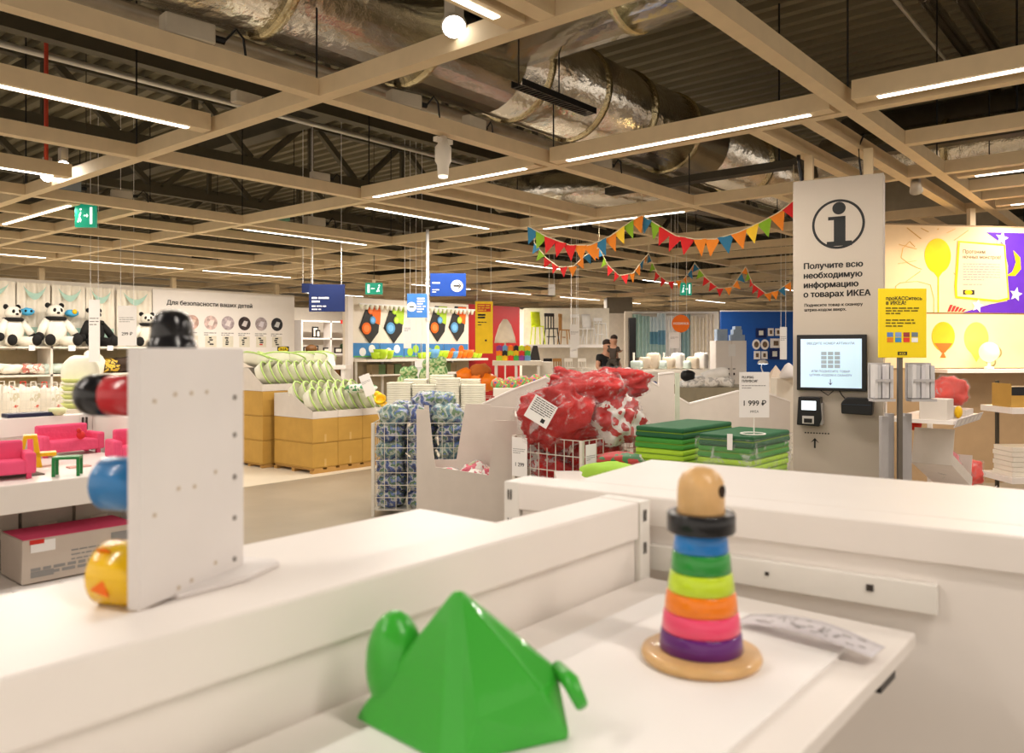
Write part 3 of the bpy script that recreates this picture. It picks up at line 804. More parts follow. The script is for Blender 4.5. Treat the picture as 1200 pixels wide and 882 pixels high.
def price_card(name, loc, rz, w, h, price, l, title=None, group=None, sz=None, lines=3, rot=None):
    t = thing(name, l, 'price card', loc, rz, group, rot)
    b = MB(); b.box(-w/2, w/2, 0, .004, 0, h); b.build('card', WHITEP, t)
    for q, s_ in enumerate((title or '').split('\n')):
        if s_: text(t, s_, -w*.42, h*(.86-.085*q), w*.11, INK, -.001, bold=w*.003)
    if price: text(t, price, 0, h*.26, sz or w*.24, INK, -.001, 'CENTER', bold=w*.005)
    b = MB(); fine_print(b, -w*.42, h*.70, w*.8, lines, h*.05, h*.016, -.001, int(loc[0]*10)); b.build('print', GREYINK, t)
    return t
price_card('price_card', (4.735, 3.93, .58), -PI/2, .15, .30, '1 299', 'white price card wired to the red cushion cage', sz=.042)
price_card('price_card', (4.86, 3.352, .58), 0, .13, .28, '', 'white price card on the far face of the red cushion cage', sz=.036)
b = MB(); b.sph((0, 0, 0), (.16, .1, .045), 16, 10, .3, 5)
o = b.build('folded_cloth', patt('green_red_print', [(.05, .16, .05), (.45, .03, .03), (.05, .18, .07), (.5, .5, .4)], 10), None, True); o.location = at_d(728, 537, 5.3); o.rotation_euler = (0, 0, RF); tag(o, 'rolled green and red bundle in front of the red cage', 'cloth')
b = MB(); b.sph((0, 0, 0), (.18, .1, .06), 16, 10, .25, 8); o = b.build('folded_cloth', mat('lime_cloth', (.35, .60, .06), .7), None, True); o.location = at_d(712, 552, 5.1); o.rotation_euler = (0, 0, RF); tag(o, 'lime green bundle just behind the cross counter', 'cloth')

# ---- green folding mats in two stacks
MC = [mat('mat_darkgreen', (.012, .10, .035), .55), mat('mat_green', (.05, .26, .03), .55), mat('mat_lime', (.30, .52, .02), .55), mat('mat_lime2', (.36, .58, .03), .55)]
SEAM = mat('mat_seam', (.16, .30, .02), .6)
def mat_stack(C, w, d, z0, n, th, nm, names):
    me = {}
    for k in range(n):
        top = k == n-1
        m = MC[0] if top else MC[1] if k == n-2 else MC[2 + k % 2]
        cn = 'dark green' if top else 'green' if k == n-2 else 'lime green'
        l = '%s folded play mat %s' % (cn, names) if k >= n-2 else 'lime green folded play mat %s' % names
        t = thing('play_mat', l, 'play mat', (C[0]+random.uniform(-.008, .008), C[1]+random.uniform(-.008, .008), z0+k*th), random.uniform(-.012, .012), nm)
        b = MB(); b.box(0, w, 0, d, .001, th*.48); b.build('fold', m, t, bevel=.012)
        b = MB(); b.box(.003, w-.003, .003, d-.003, th*.52, th-.001); b.build('fold', m, t, bevel=.012)
        b = MB(); b.box(.006, w-.006, .006, d-.006, th*.46, th*.54); b.build('seam', SEAM, t)
th = .075
mat_stack((4.869, 2.606), .75, .38, 1.02-8*th, 8, th, 'play mats in the unwrapped stack', 'in the unwrapped stack')
mat_stack((4.69, 2.042), .60, .37, 1.02-8*th, 8, th, 'play mats in the film wrapped stack', 'in the film wrapped stack')
for c, s, l in (((4.869, 2.606), (.75, .38), 'white plinth under the unwrapped mat stack'), ((4.69, 2.042), (.60, .37), 'white plinth under the film wrapped mat stack')):
    b = MB(); b.box(c[0], c[0]+s[0], c[1], c[1]+s[1], 0, 1.015-8*th); tag(b.build('plinth', WHITE, bevel=.005), l, 'plinth')
b = MB()
def wrapf(a, c):
    P = [(0, 0), (.62, 0), (.62, .39), (0, .39), (0, 0)]
    s = a*4; i = min(3, int(s)); f = s-i
    x = P[i][0]*(1-f)+P[i+1][0]*f; y = P[i][1]*(1-f)+P[i+1][1]*f
    p = Vector((x, y, c*8*th)); q = noise.noise(p*9)*.010
    return (4.68+x+q, 2.032+y+q, 1.02-8*th+c*8*th*.97)
b.sheet(wrapf, 64, 20)
tag(b.build('stretch_film', film('stretch_film', clear=.94, scale=11), None, True), 'clear stretch film round the nearer green mat stack', 'film')
b = MB(); b.prism([(0, 0), (.035, 0), (.035, .10), (0, .10)], 0, .003); o = b.build('paper_strap', WHITEP); o.location = (4.672, 2.20, .93); o.rotation_euler = (0, 0, -PI/2); tag(o, 'white paper tab on the corner of the wrapped mat stack', 'label')
# price card on a wire stand
tp = at_d(884, 489, 4.98)
t = price_card('price_stand', tp, RF, .185, .282, '1 999 ₽', 'white price card PLUFSIG 1 999 on a wire stand over the green mats', 'PLUFSIG\nПЛУФСИГ', sz=.046, lines=2)
b = MB(); b.cyl((0, .008, -(tp.z-1.025)), (0, .008, .02), .004, n=8); b.build('stem', WHITEM, t)
b = MB(); z = -(tp.z-1.025); b.tube([(.075*math.cos(a), .03+.075*math.sin(a), z+.004) for a in [i*2*PI/20 for i in range(21)]], .004, 6); b.build('ring_base', WHITEM, t)
b = MB(); text_mesh(b, 'ИКЕА', 0, .03, .02, -.001, 'CENTER'); b.build('lettering', INK, t)

# ---- low zigzag partitions of pale board
def partition(pts, d, th, l):
    p0 = at_d(pts[0][0], 410, d); p0.z = 0
    s = d/FPX
    poly = [((u-pts[0][0])*s, CAMH-(v-410)*s) for u, v in pts]
    poly = [(0, .02)] + poly + [(poly[-1][0], .02)]
    t = thing('partition', l, 'partition', p0, RF)
    b = MB(); b.prism(poly[::-1], 0, th); b.build('board', CARD, t)
    for a, c in zip(poly[1:-1], poly[2:-1]):
        if abs(c[0]-a[0]) > .02:
            b = MB(); q = Vector((c[0]-a[0], 0, c[1]-a[1])); L = q.length
            T = Matrix.Translation((a[0], 0, a[1])) @ Matrix.Rotation(-math.atan2(q.z, q.x), 4, 'Y')
            b.box(0, L, -.004, th+.004, .0005, .014, T); b.build('edge_trim', WHITE, t)
    return t
partition([(556, 482), (566, 474), (600, 458), (640, 443), (654, 450), (672, 462)], 7.3, .04, 'pale partition rising to a low peak behind the dump bin')
partition([(700, 452), (737, 432), (772, 453), (772.4, 439), (790, 437)], 7.25, .05, 'pale zigzag partition with a sharp peak behind the red pile')
partition([(788, 462), (808, 474), (866, 459), (892, 459), (926, 471)], 7.55, .05, 'pale dipping partition behind the green mats')
b = MB(); b.box(0, .035, 0, .045, 0, 1.34); o = b.build('partition_post', mat('pale_green_post', (.55, .60, .48), .6)); o.location = at_d(792, 410, 7.3)*1; o.location.z = 0; o.rotation_euler = (0, 0, RF); tag(o, 'pale green post where the two zigzag partitions meet', 'post')

# ================================================================== CARTON STACKS WITH TUBS
TUBM = mat('tub_white', (.84, .82, .68), .35, var=.03); TUBG = mat('tub_green', (.48, .66, .20), .35)
def tub_meshes():
    prof = [(.10, 0), (.17, .02), (.20, .09), (.215, .13), (.205, .13), (.19, .09), (.16, .03), (.09, .012)]
    T = Matrix.Diagonal((1, .78, 1, 1))
    b = MB(); b.lathe(prof, 20, T); a = b.mesh('shell', TUBM, True)
    b = MB(); b.tube([(.212*math.cos(i*PI/10), .166*math.sin(i*PI/10), .132) for i in range(21)], .012, 6); r = b.mesh('rim', TUBG, True)
    return a, r
TUB = tub_meshes()
def tub(loc, rot, l, g):
    t = thing('plastic_tub', l, 'tub', loc, rot=rot, group=g); inst('shell', TUB[0], t); inst('rim', TUB[1], t)
def box_stack(x0, x1, y0, y1, levels, tray_h, l, low=.09):
    for k in range(len(levels)-1):
        t = thing('brown_carton', 'brown cardboard carton, %s' % (l % ('under the tray' if k == len(levels)-2 else 'bottom of the stack' if k == 0 else 'middle of the stack')), 'box', (x0, y0, levels[k]))
        w = x1-x0-.004; d = y1-y0-.004; h = levels[k+1]-levels[k]-.003
        b = MB(); b.box(0, w, 0, d, 0, h); b.build('body', BROWN, t, bevel=.004)
        b = MB(); b.box(0, w, -.0015, 0, h*.03, h*.045); b.box(-.0015, 0, 0, d, h*.03, h*.045); b.build('flap_seam', mat('carton_seam', (.33, .18, .03), .8), t)
        b = MB(); b.box(w*.46, w*.54, -.001, 0, h*.02, h*.35); b.build('tape', mat('carton_tape', (.56, .36, .12), .4), t)
    z = levels[-1]; w = x1-x0-.004; d = y1-y0-.004
    t = thing('carton_tray', 'white open carton tray, %s' % (l % 'on top'), 'tray', (x0, y0, z))
    b = MB(); b.box(0, w, 0, .008, 0, low); b.build('front_lip', CARD, t)
    b = MB(); b.box(0, w, d-.008, d, 0, tray_h); b.build('back_panel', CARD, t)
    for x in (0, w-.008):
        b = MB(); b.add([(x, .008, 0), (x, d-.008, 0), (x, d-.008, tray_h), (x, d*.55, tray_h), (x, .008, low)] + [(x+.008, .008, 0), (x+.008, d-.008, 0), (x+.008, d-.008, tray_h), (x+.008, d*.55, tray_h), (x+.008, .008, low)],
              [(0, 1, 2, 3, 4), (9, 8, 7, 6, 5), (0, 5, 6, 1), (1, 6, 7, 2), (2, 7, 8, 3), (3, 8, 9, 4), (4, 9, 5, 0)]); b.build('side_panel', CARD, t)
    b = MB(); b.box(.008, w-.008, .008, d-.008, .001, .012); b.build('floor_panel', CARD, t)
stx = [(6.02, 6.41, 'first row in the corner stack facing the aisle, %s'), (6.41, 6.81, 'second row of the corner stack, %s'), (6.81, 7.20, 'third row of the corner stack, %s')]
for x0, x1, l in stx: box_stack(x0, x1, 8.34, 9.18, [.07, .38, .69], .30, l)
box_stack(5.90, 6.55, 9.26, 9.90, [.05, .36, .68, 1.01], .30, 'tall stack behind the white toy board, %s', .09)
box_stack(6.56, 7.25, 9.26, 9.90, [.05, .36, .68, 1.01], .30, 'tall stack next to the back shelf, %s', .09)
for i, (x0, x1, y0, y1) in enumerate(((6.02, 7.2, 8.34, 9.18), (5.9, 7.25, 9.26, 9.9))):
    t = thing('pallet', ('wooden pallet under the corner carton stack', 'wooden pallet under the tall carton stacks')[i], 'pallet', (x0, y0, 0)); h = (.07, .05)[i]
    for y in (0, (y1-y0)/2-.03, y1-y0-.06): b = MB(); b.box(0, x1-x0, y, y+.06, 0, h*.6); b.build('runner', mat('pallet_wood', (.45, .25, .07), .8), t)
    for x in [j*(x1-x0)/6 for j in range(6)]: b = MB(); b.box(x+.02, x+.16, 0, y1-y0, h*.6, h-.002); b.build('slat', mat('pallet_wood', (.45, .25, .07), .8), t)
rr = random.Random(4)
for i in range(9):
    tub((6.12+i*.125, 8.62+rr.uniform(-.02, .02), .86), (1.15, rr.uniform(-.1, .1), .75), 'white plastic tub with a green rim, nested on edge in the low trays', 'tubs in the low carton trays')
for i in range(8):
    tub((6.15+i*.13, 8.93+rr.uniform(-.02, .02), .93), (1.05, rr.uniform(-.1, .1), .65), 'white plastic tub with a green rim, nested on edge in the low trays', 'tubs in the low carton trays')
for i in range(9):
    tub((6.0+i*.13, 9.52, 1.19+.012*(i % 2)), (1.15, 0, .75), 'white plastic tub with a green rim, nested in the tall stack trays', 'tubs in the tall carton trays')
for i in range(6):
    tub((6.05+i*.19, 9.72, 1.34), (.4, 0, rr.uniform(0, 3)), 'white plastic tub heaped at the back of the tall trays', 'tubs heaped at the back of the tall trays')
b = MB(); b.sph((0, 0, 0), (.22, .10, .06), 18, 10, .35, 3); o = b.build('folded_cloth', patt('green_white_leaf', [(.05, .22, .08), (.7, .72, .6), (.06, .26, .1), (.75, .75, .65)], 12), None, True); o.location = at_d(423, 455, 10.5); o.rotation_euler = (0, 0, RF); tag(o, 'green and white wrapped bundle on top of the tubs', 'package')
t = price_card('price_card', at_d(435, 463, 10.3), RF, .14, .28, '', 'small leaning white price card above the corner carton stack', sz=.05, rot=(0, -.35, RF))
b = MB(); b.cyl((0, .004, -1.0), (0, .004, .02), .006, n=6); b.build('stem', WHITEM, t)
YEL = mat('yellow_plastic', (.85, .52, .01), .4)
for i, (u, v) in enumerate(((446, 470), (450, 478), (442, 466))):
    b = MB(); b.lathe([(.05, 0), (.11, .02), (.12, .09), (.105, .09), (.09, .03), (.04, .01)], 16); o = b.build('yellow_tub', YEL, None, True); o.scale = (.6,)*3; o.location = at_d(u, v, 9.6+.3*i); o.rotation_euler = (.8, .2*i, RF+i); tag(o, 'small yellow plastic tub between the cartons and white boxes', 'tub', 'small yellow tubs')
t = thing('display_table', 'white table carrying the nested storage boxes behind the blue cage', 'table', at_d(452, 410, 9.4)*1, RF); t.location.z = 0
b = MB(); b.box(0, 1.25, 0, .7, .70, .74); b.build('top', WHITE, t)
for x in (.03, 1.17):
    for y in (.03, .62): b = MB(); b.box(x, x+.05, y, y+.05, 0, .70); b.build('leg', WHITEM, t)
TW = mat('box_white', (.82, .80, .68), .4)
b = MB(); b.lathe([(.13*1.2, 0), (.15*1.2, .12), (.165*1.2, .125), (.165*1.2, .14), (.145*1.2, .14), (.125*1.2, .01)], 4, Matrix.Rotation(PI/4, 4, 'Z')); me = b.mesh('storage_box', TW)
TB = t.location.copy()
for i, (x, y, n) in enumerate(((.15, .15, 12), (.44, .2, 11), (.72, .15, 14), (1.02, .18, 11), (.3, .5, 13), (.62, .5, 15), (.95, .5, 13))):
    for k in range(n):
        o = inst('storage_box', me, None, TB + RM @ Vector((x, y, .74+k*.026)), (0, 0, RF)); tag(o, 'white square plastic storage box nested in a stack on the display table', 'storage box', 'nested white storage boxes')
b = MB(); b.box(-.35, .35, -.15, .5, 0, .70); o = b.build('low_plinth', WHITE, bevel=.004); o.location = at_d(718, 410, 5.15); o.location.z = 0; o.rotation_euler = (0, 0, RF); tag(o, 'low white plinth under the lime and red-green bundles', 'plinth')
# ================================================================== INFORMATION COLUMN
CRZ = math.atan2(-.985, .171)
t = thing('information_column', 'tall white information column with an i emblem, Russian lettering and a lit screen', 'kiosk', (6.75, 2.58, 0), CRZ)
COLM = mat('column_white', (.44, .385, .32), .55, var=.01)
b = MB(); b.box(0, .70, 0, .14, 0, 2.98); b.build('body', COLM, t, bevel=.004)
def cx(u): return (u-928)*.00654
def cz(v): return CAMH-6.66*(v-410)/FPX
b = MB(); ring(b, cx(983), cz(263), .205, .020, -.002, 56); disc(b, cx(984), cz(244.5), .052, -.003)
xs = cx(984); b.box(xs-.085, xs+.05, -.003, -.002, cz(258), cz(254)+.0); b.box(xs-.04, xs+.05, -.003, -.002, cz(285), cz(254)); b.box(xs-.095, xs+.10, -.003, -.002, cz(288.5), cz(283))
b.build('emblem', INK, t)
for s, v in (('Получите всю', 313.7), ('необходимую', 325), ('информацию', 336.3), ('о товарах ИКЕА', 347.3)):
    text(t, s, cx(941), cz(v), .0675, INK, -.002, bold=.0030)
for s, v in (('Поднесите товар к сканеру', 358.5), ('штрих-кодом вверх.', 364)): text(t, s, cx(942), cz(v), .034, INK, -.002, bold=.0010)
# monitor
b = MB(); b.box(cx(934), cx(1017), -.05, -.001, cz(457.5), cz(392)); mo = b.build('monitor', BLACK, t, bevel=.006)
SCREEN = glow('screen_blue', (.50, .68, .80), .42)
b = MB(); b.box(cx(939), cx(1011.5), -.052, -.050, cz(454), cz(397)); sc_ = b.build('screen', SCREEN, mo)
SI = mat('screen_ink', (.03, .05, .08), .5)
b = MB(); text_mesh(b, 'ВВЕДИТЕ НОМЕР АРТИКУЛА', cx(975), cz(403.5), .026, -.053, 'CENTER')
text(mo, 'ИЛИ ПОДНЕСИТЕ ТОВАР', cx(975), cz(436), .024, SI, -.053, 'CENTER'); text(mo, 'ШТРИХ-КОДОМ К СКАНЕРУ', cx(975), cz(440.5), .024, SI, -.053, 'CENTER')
b.box(cx(975)-.003, cx(975)+.003, -.0535, -.053, cz(450), cz(444)); b.add([(cx(975)-.018, -.053, cz(447.5)), (cx(975), -.053, cz(451)), (cx(975)+.018, -.053, cz(447.5)), (cx(975), -.053, cz(449.3))], [(0, 1, 3), (1, 2, 3)])
b.build('screen_text', SI, mo)
KEY = mat('screen_key', (.40, .50, .58), .5)
for r in range(4):
    for c in range(3):
        b = MB(); b.box(cx(964)+c*.052, cx(964)+c*.052+.042, -.0535, -.0525, cz(412+r*5)-.028, cz(412+r*5)); b.build('screen_key', KEY, mo)
# scanner and black box below
b = MB(); b.prism([(cx(936), cz(498)), (cx(963), cz(499)), (cx(966), cz(490)), (cx(964), cz(465)), (cx(938), cz(465))], -.12, -.001); s1 = b.build('scanner', BLACK, t, bevel=.006)
b = MB(); b.box(cx(942), cx(959.5), -.122, -.12, cz(480), cz(469.5)); b.build('display', glow('scanner_display', (.75, .85, .92), .9), s1)
b = MB(); b.box(cx(943), cx(957), -.123, -.12, cz(496), cz(487)); b.build('reader_window', mat('reader_grey', (.45, .43, .40), .3), s1)
b = MB(); b.box(cx(945), cx(955), -.125, -.122, cz(495), cz(490)); b.build('reader_slot', BLACK, s1)
b = MB(); b.box(cx(963), cx(966.5), -.10, -.001, cz(497), cz(472)); b.build('side_cheek', mat('scanner_grey', (.4, .38, .36), .35), s1)
b = MB(); b.prism([(cx(989), cz(483)), (cx(1024), cz(484)), (cx(1025), cz(467)), (cx(1019), cz(464.5)), (cx(994), cz(464.5)), (cx(988.5), cz(471))], -.11, -.001); s2 = b.build('receipt_printer', BLACK, t, bevel=.008)
b = MB(); b.box(cx(990), cx(1023), -.112, -.11, cz(472.5), cz(472)); b.build('seam', SI, s2)
b = MB(); b.tube([(cx(962), -.03, cz(457)), (cx(972), -.04, cz(463)), (cx(978), -.03, cz(457.5))], .004, 6); b.build('cable', BLACK, t)
b = MB(); b.tube([(cx(985), -.03, cz(457)), (cx(988), -.04, cz(462)), (cx(993), -.05, cz(467))], .005, 6); b.build('cable', BLACK, t)
b = MB()
for i in range(9): b.box(cx(942.5+i*3.5), cx(944.5+i*3.5), -.002, -.001, cz(509), cz(507.5))
xa = cx(955); b.box(xa-.007, xa+.007, -.002, -.001, cz(526), cz(516)); b.add([(xa-.035, -.002, cz(520)), (xa, -.002, cz(514)), (xa+.035, -.002, cz(520)), (xa, -.002, cz(516.5))], [(0, 3, 1), (3, 2, 1)]); b.build('arrow_mark', INK, t)
for u in (946, 1017):
    b = MB(); b.box(cx(u)-.035, cx(u)+.035, .04, .10, 2.9805, 3.2); b.build('hanger', BEAM, t)
    b = MB(); b.tube([(cx(u)-.05, .03, 2.985), (cx(u)-.06, .0, 3.10), (cx(u)-.07, .03, 3.22), (cx(u)-.03, .05, 3.32)], .008, 6); b.build('cable', BLACK, t)
b = MB(); b.tube([(cx(943)-.03, .02, 2.985), (cx(943)-.05, -.01, 3.15), (cx(943)-.06, .02, 3.33)], .016, 6); b.build('cable', BLACK, t)

# ================================================================== YELLOW SELF-CHECKOUT SIGN AND LEAFLET STAND
YS = at_d(1056, 410, 6.0); YS.z = 0; s6 = 6.0/FPX
t = thing('sign_stand', 'yellow self-checkout notice on a grey post beside the information column', 'sign', YS, RF)
YELS = mat('sign_yellow', (.80, .60, .01), .45, var=.01)
def sx(u): return (u-1056)*s6
def sz(v): return CAMH-(v-410)*s6
b = MB(); b.box(sx(1028.5), sx(1085), -.012, 0, sz(419), sz(338)); pl = b.build('panel', YELS, t, bevel=.004)
b = MB(); text_mesh(b, 'проКАССитесь', sx(1037), sz(351.5), .037, -.014, bold=.0010); b.build('lettering', INK, pl); text(pl, 'в ИКЕА!', sx(1037), sz(357), .040, INK, -.014, bold=.0010)
b = MB(); fine_print(b, sx(1037), sz(361), .25, 3, .020, .010, -.014, 11); fine_print(b, sx(1037), sz(375), .22, 3, .022, .010, -.014, 12); b.build('print', mat('sign_ink', (.14, .11, .01), .7), pl)
cc = [(.1, .2, .5), (.2, .3, .55), (.3, .05, .05), (.15, .2, .25), (.7, .2, .02), (.05, .25, .5), (.7, .05, .03), (.8, .8, .8)]
for i in range(8):
    b = MB(); x = sx(1038.5+9.6*(i % 4)); z = sz(392+6.2*(i//4)); b.box(x, x+.046, -.0145, -.0125, z-.017, z+.017); b.build('card_logo', mat('card_logo%d' % i, cc[i], .5), pl)
b = MB(); b.box(sx(1051), sx(1062), -.014, -.0125, sz(416), sz(412)); b.build('logo', INK, pl)
b = MB(); text_mesh(b, 'IKEA', sx(1056.5), sz(415.5), .024, -.0145, 'CENTER'); b.build('lettering', YELS, pl)
b = MB(); b.box(sx(1053), sx(1058), .001, .03, 0, sz(338)); b.build('post', mat('post_grey', (.14, .12, .10), .4, .5), t)
b = MB(); b.box(-.25, .25, -.1, .3, 0, .02); b.build('base', mat('post_grey', (.14, .12, .10), .4, .5), t)
GP = mat('grey_plastic', (.42, .40, .40), .35)
for k, (u0, u1) in enumerate(((1020, 1046), (1064, 1094))):
    tt = thing('leaflet_holder', ('leaflet holder full of folded leaflets beside the monitor', 'leaflet holder with folded leaflets on the shelf side of the yellow notice')[k], 'leaflet holder', YS + Vector((0, 0, 0)), RF)
    x0, x1 = sx(u0), sx(u1)
    b = MB(); b.box(x0, x1, .032, .045, sz(468), sz(425)); b.build('back', GP, tt)
    b = MB(); b.box(x0, x1, -.05, .031, sz(470), sz(467)); b.build('tray', GP, tt)
    b = MB(); b.box(x0+.02, x1-.02, -.055, -.05, sz(447), sz(444)); b.build('clip', GP, tt)
    n = 5
    for i in range(n):
        b = MB(); w = (x1-x0-.02)/n; b.box(x0+.012+i*w, x0+.006+(i+1)*w, -.045+.01*(i % 2), .028, sz(466), sz(427+(i*7) % 3)); b.build('leaflet', mat('leaflet_%d' % (i % 3), [(.62, .60, .60), (.50, .49, .50), (.56, .54, .56)][i % 3], .5), tt)
# rolled paper / grey slats below
me = MB().box(0, .05, 0, .05, 0, .93).mesh('slat', mat('grey_board', (.38, .36, .36), .5))
for i, u in enumerate((1038, 1046, 1060, 1067)):
    o = inst('grey_board', me, None, YS + RM @ Vector((sx(u), .06+.02*(i % 2), 0)), (0, 0, RF), (1, 1, 1.02 if i % 2 else 1.0)); o.location.z = .12; 
    tag(o, 'upright grey strip board on the stand below the leaflets', 'board', 'grey strip boards under the leaflets')
b = MB(); b.box(sx(1034), sx(1078), .05, .16, 0, .12); o = b.build('strip_rack', GP); o.location = YS; o.rotation_euler = (0, 0, RF); tag(o, 'low grey rack holding the upright strip boards', 'rack')

# ================================================================== BALLOON WALL
BP0 = Vector((9.79, 2.58, 0)); BRZ = math.atan2(1.49-2.58, 11.05-9.79)
wl = MB(); wl.box(-.45, 4.2, .03, .13, 0, 3.0); o = struct(wl.build('wall_balloons', mat('brown_wall', (.40, .27, .15), .7, var=.04))); o.location = BP0; o.rotation_euler = (0, 0, BRZ)
def bx(u): return (u-1047)*.01089
def bz(v): return CAMH-9.27*(v-410)/FPX
PEACH = mat('peach_print', (.86, .62, .36), .6, var=.02); PURP = mat('purple_print', (.10, .02, .42), .6); BYEL = mat('balloon_yellow', (.92, .56, .0), .5)
OUT = mat('orange_line', (.75, .45, .12), .7)
t = thing('wall_poster', 'large printed wall panel with a yellow balloon, a speech card and purple night sky', 'poster', BP0, BRZ)
b = MB(); b.box(-.4, 3.2, .015, .028, bz(366), 2.98); b.build('panel', PEACH, t)
b = MB(); disc(b, bx(1098.5), bz(300), .18, .010, 32, .004, .93, 1.12); b.prism([(bx(1086.5), bz(310)), (bx(1099), bz(326)), (bx(1110.5), bz(310))], .0095, .0135); b.box(bx(1098.5), bx(1099.8), .010, .013, bz(366), bz(324)); b.build('balloon', BYEL, t)
b = MB()
for a in range(14):
    an = 2*PI*a/14+.2; 
    if math.sin(an) < -.75: continue
    b.bar((bx(1098)+.27*math.cos(an), .012, bz(300)+.3*math.sin(an)), (bx(1098)+.5*math.cos(an), .012, min(2.95, bz(300)+.5*math.sin(an))), .010, .004)
pts = [(1072, 290), (1066, 284), (1058, 292), (1056, 303), (1064, 309), (1074, 314), (1080, 316)]
for p, q in zip(pts, pts[1:]): b.bar((bx(p[0]), .012, bz(p[1])), (bx(q[0]), .012, bz(q[1])), .008, .004)
pts = [(1050, 366), (1050, 336), (1055, 332), (1075, 330), (1090, 334), (1094, 350), (1094, 366)]
for p, q in zip(pts, pts[1:]): b.bar((bx(p[0]), .012, bz(p[1])), (bx(q[0]), .012, bz(q[1])), .008, .004)
b.build('line_drawing', OUT, t)
b = MB(); b.prism([(bx(x), bz(v)) for x, v in ((1156, 271), (1330, 271), (1330, 366), (1128, 366), (1160, 356), (1181, 352), (1182, 310), (1176, 285))], .011, .0145); b.build('night_sky', PURP, t)
b = MB(); b.prism([(bx(x), bz(v)) for x, v in ((1122, 282), (1178, 285), (1183, 350), (1170, 353), (1119, 349), (1118, 335))][::-1], .006, .010); b.build('card_border', BYEL, t)
b = MB(); b.prism([(bx(x), bz(v)) for x, v in ((1124, 284), (1176, 287), (1181, 348), (1169, 351), (1121, 347), (1120.5, 335))][::-1], .003, .006); cd = b.build('speech_card', PEACH, t)
b = MB(); text(t, 'Прогоним', bx(1127), bz(296.5), .060, INK, .002, bold=.001); text(t, 'ночных монстров!', bx(1127), bz(302.5), .056, INK, .002, bold=.001); fine_print(b, bx(1127.5), bz(309), .48, 7, .030, .011, .002, 4); fine_print(b, bx(1127.5), bz(333), .34, 1, .02, .012, .002, 6); b.build('print', GREYINK, t)
b = MB(); b.box(bx(1127.5), bx(1141), .002, .003, bz(345), bz(339.5)); b.build('logo', INK, t)
b = MB(); disc(b, bx(1134), bz(342.2), .05, .0015, 20, .001, 1, .5); b.build('logo', BYEL, t)
STAR = mat('star_print', (.72, .70, .80), .6)
for u, v, r in ((1174, 278, .085), (1191, 344, .085), (1145, 358, .08)):
    b = MB(); b.prism([(bx(u) + (r if i % 2 == 0 else r*.45)*math.sin(i*PI/5+.2), bz(v) + (r if i % 2 == 0 else r*.45)*math.cos(i*PI/5+.2)) for i in range(10)][::-1], .004, .011); b.build('star', STAR, t)
b = MB(); b.prism([(bx(u), bz(v)) for u, v in ((1188, 292), (1196, 300), (1197, 314), (1190, 322), (1180, 322), (1187, 317), (1191, 306))][::-1], .006, .011); b.build('moon', BYEL, t)
b = MB()
for i in range(5): b.prism([(bx(1110+i*4), bz(365)), (bx(1112.5+i*4), bz(365)), (bx(1116+i*4), bz(357+i*1.2)), (bx(1113+i*4), bz(357+i*1.2))], .008, .0145)
b.build('red_stripe', mat('red_stripe', (.6, .03, .03), .6), t)
t = thing('wall_poster', 'lower backlit wall panel with an orange balloon and a pale yellow balloon', 'poster', BP0, BRZ)
b = MB(); b.box(-.4, 3.2, .015, .028, bz(431), bz(368)); b.build('panel', PEACH, t)
b = MB(); disc(b, bx(1105), bz(394), .155, .010, 32, .004, .95, 1.08); b.build('balloon', mat('balloon_orange', (.86, .40, .01), .5), t)
b = MB(); b.add([(bx(1094), .009, bz(402)), (bx(1103), .009, bz(413)), (bx(1107), .009, bz(413)), (bx(1116), .009, bz(402))], [(0, 1, 2, 3)]); b.prism([(bx(1101), bz(419)), (bx(1108), bz(419)), (bx(1105), bz(412))], .009, .012); b.build('balloon_neck', mat('balloon_red', (.8, .12, .01), .5), t)
b = MB(); disc(b, bx(1144), bz(396), .165, .010, 32, .004, .95, 1.12); b.prism([(bx(1136), bz(410)), (bx(1144), bz(424)), (bx(1152), bz(410))][::1], .009, .012); b.build('balloon', mat('balloon_pale', (.95, .82, .10), .5), t)
b = MB(); ring(b, bx(1168.5), bz(413), .065, .02, .010); ring(b, bx(1162), bz(424), .06, .02, .010); b.build('roundel', mat('olive_print', (.25, .22, .10), .7), t)
b = MB(); b.box(bx(1088), bx(1230), -.30, .012, bz(436), bz(432)); o = b.build('wall_ledge', WHITE); o.location = BP0; o.rotation_euler = (0, 0, BRZ); tag(o, 'white ledge below the balloon panels', 'shelf')
for u in (1142,):
    b = MB(); b.box(bx(u)-.035, bx(u)+.035, .04, .10, 3.0005, 3.2); o = b.build('wall_hanger', BEAM); o.location = BP0; o.rotation_euler = (0, 0, BRZ); tag(o, 'short wooden strut from the balloon wall up to the lattice', 'strut')
# warm spots on this corner, hung from the lattice
spot((8.9, 1.0, 3.12), tuple(BP0 + Matrix.Rotation(BRZ, 4, 'Z') @ Vector((1.0, 0, 1.8))), 'warm track spot lighting the balloon wall', 75, 1.0)
spot((8.55, 2.05, 3.12), tuple(BP0 + Matrix.Rotation(BRZ, 4, 'Z') @ Vector((.5, 0, 1.7))), 'warm track spot by the information column aimed at the orange balloon', 50, 1.0)
t = thing('bare_lamp', 'small glowing yellow globe lamp on the ledge below the pale balloon', 'lamp', BP0 + Matrix.Rotation(BRZ, 4, 'Z') @ Vector((bx(1146), -.16, bz(431.5))))
b = MB(); b.lathe([(.05, 0), (.05, .02), (.02, .03), (.02, .09)], 16); b.build('base', WHITE, t)
b = MB(); b.sph((0, 0, .19), (.105, .105, .115), 20, 14); b.build('globe', glow('lamp_globe', (1, .80, .25), 1.6), t, True)
pl_ = bpy.data.lights.new('globe_lamp', 'POINT'); pl_.energy = 9; pl_.color = (1, .72, .3); pl_.shadow_soft_size = .12
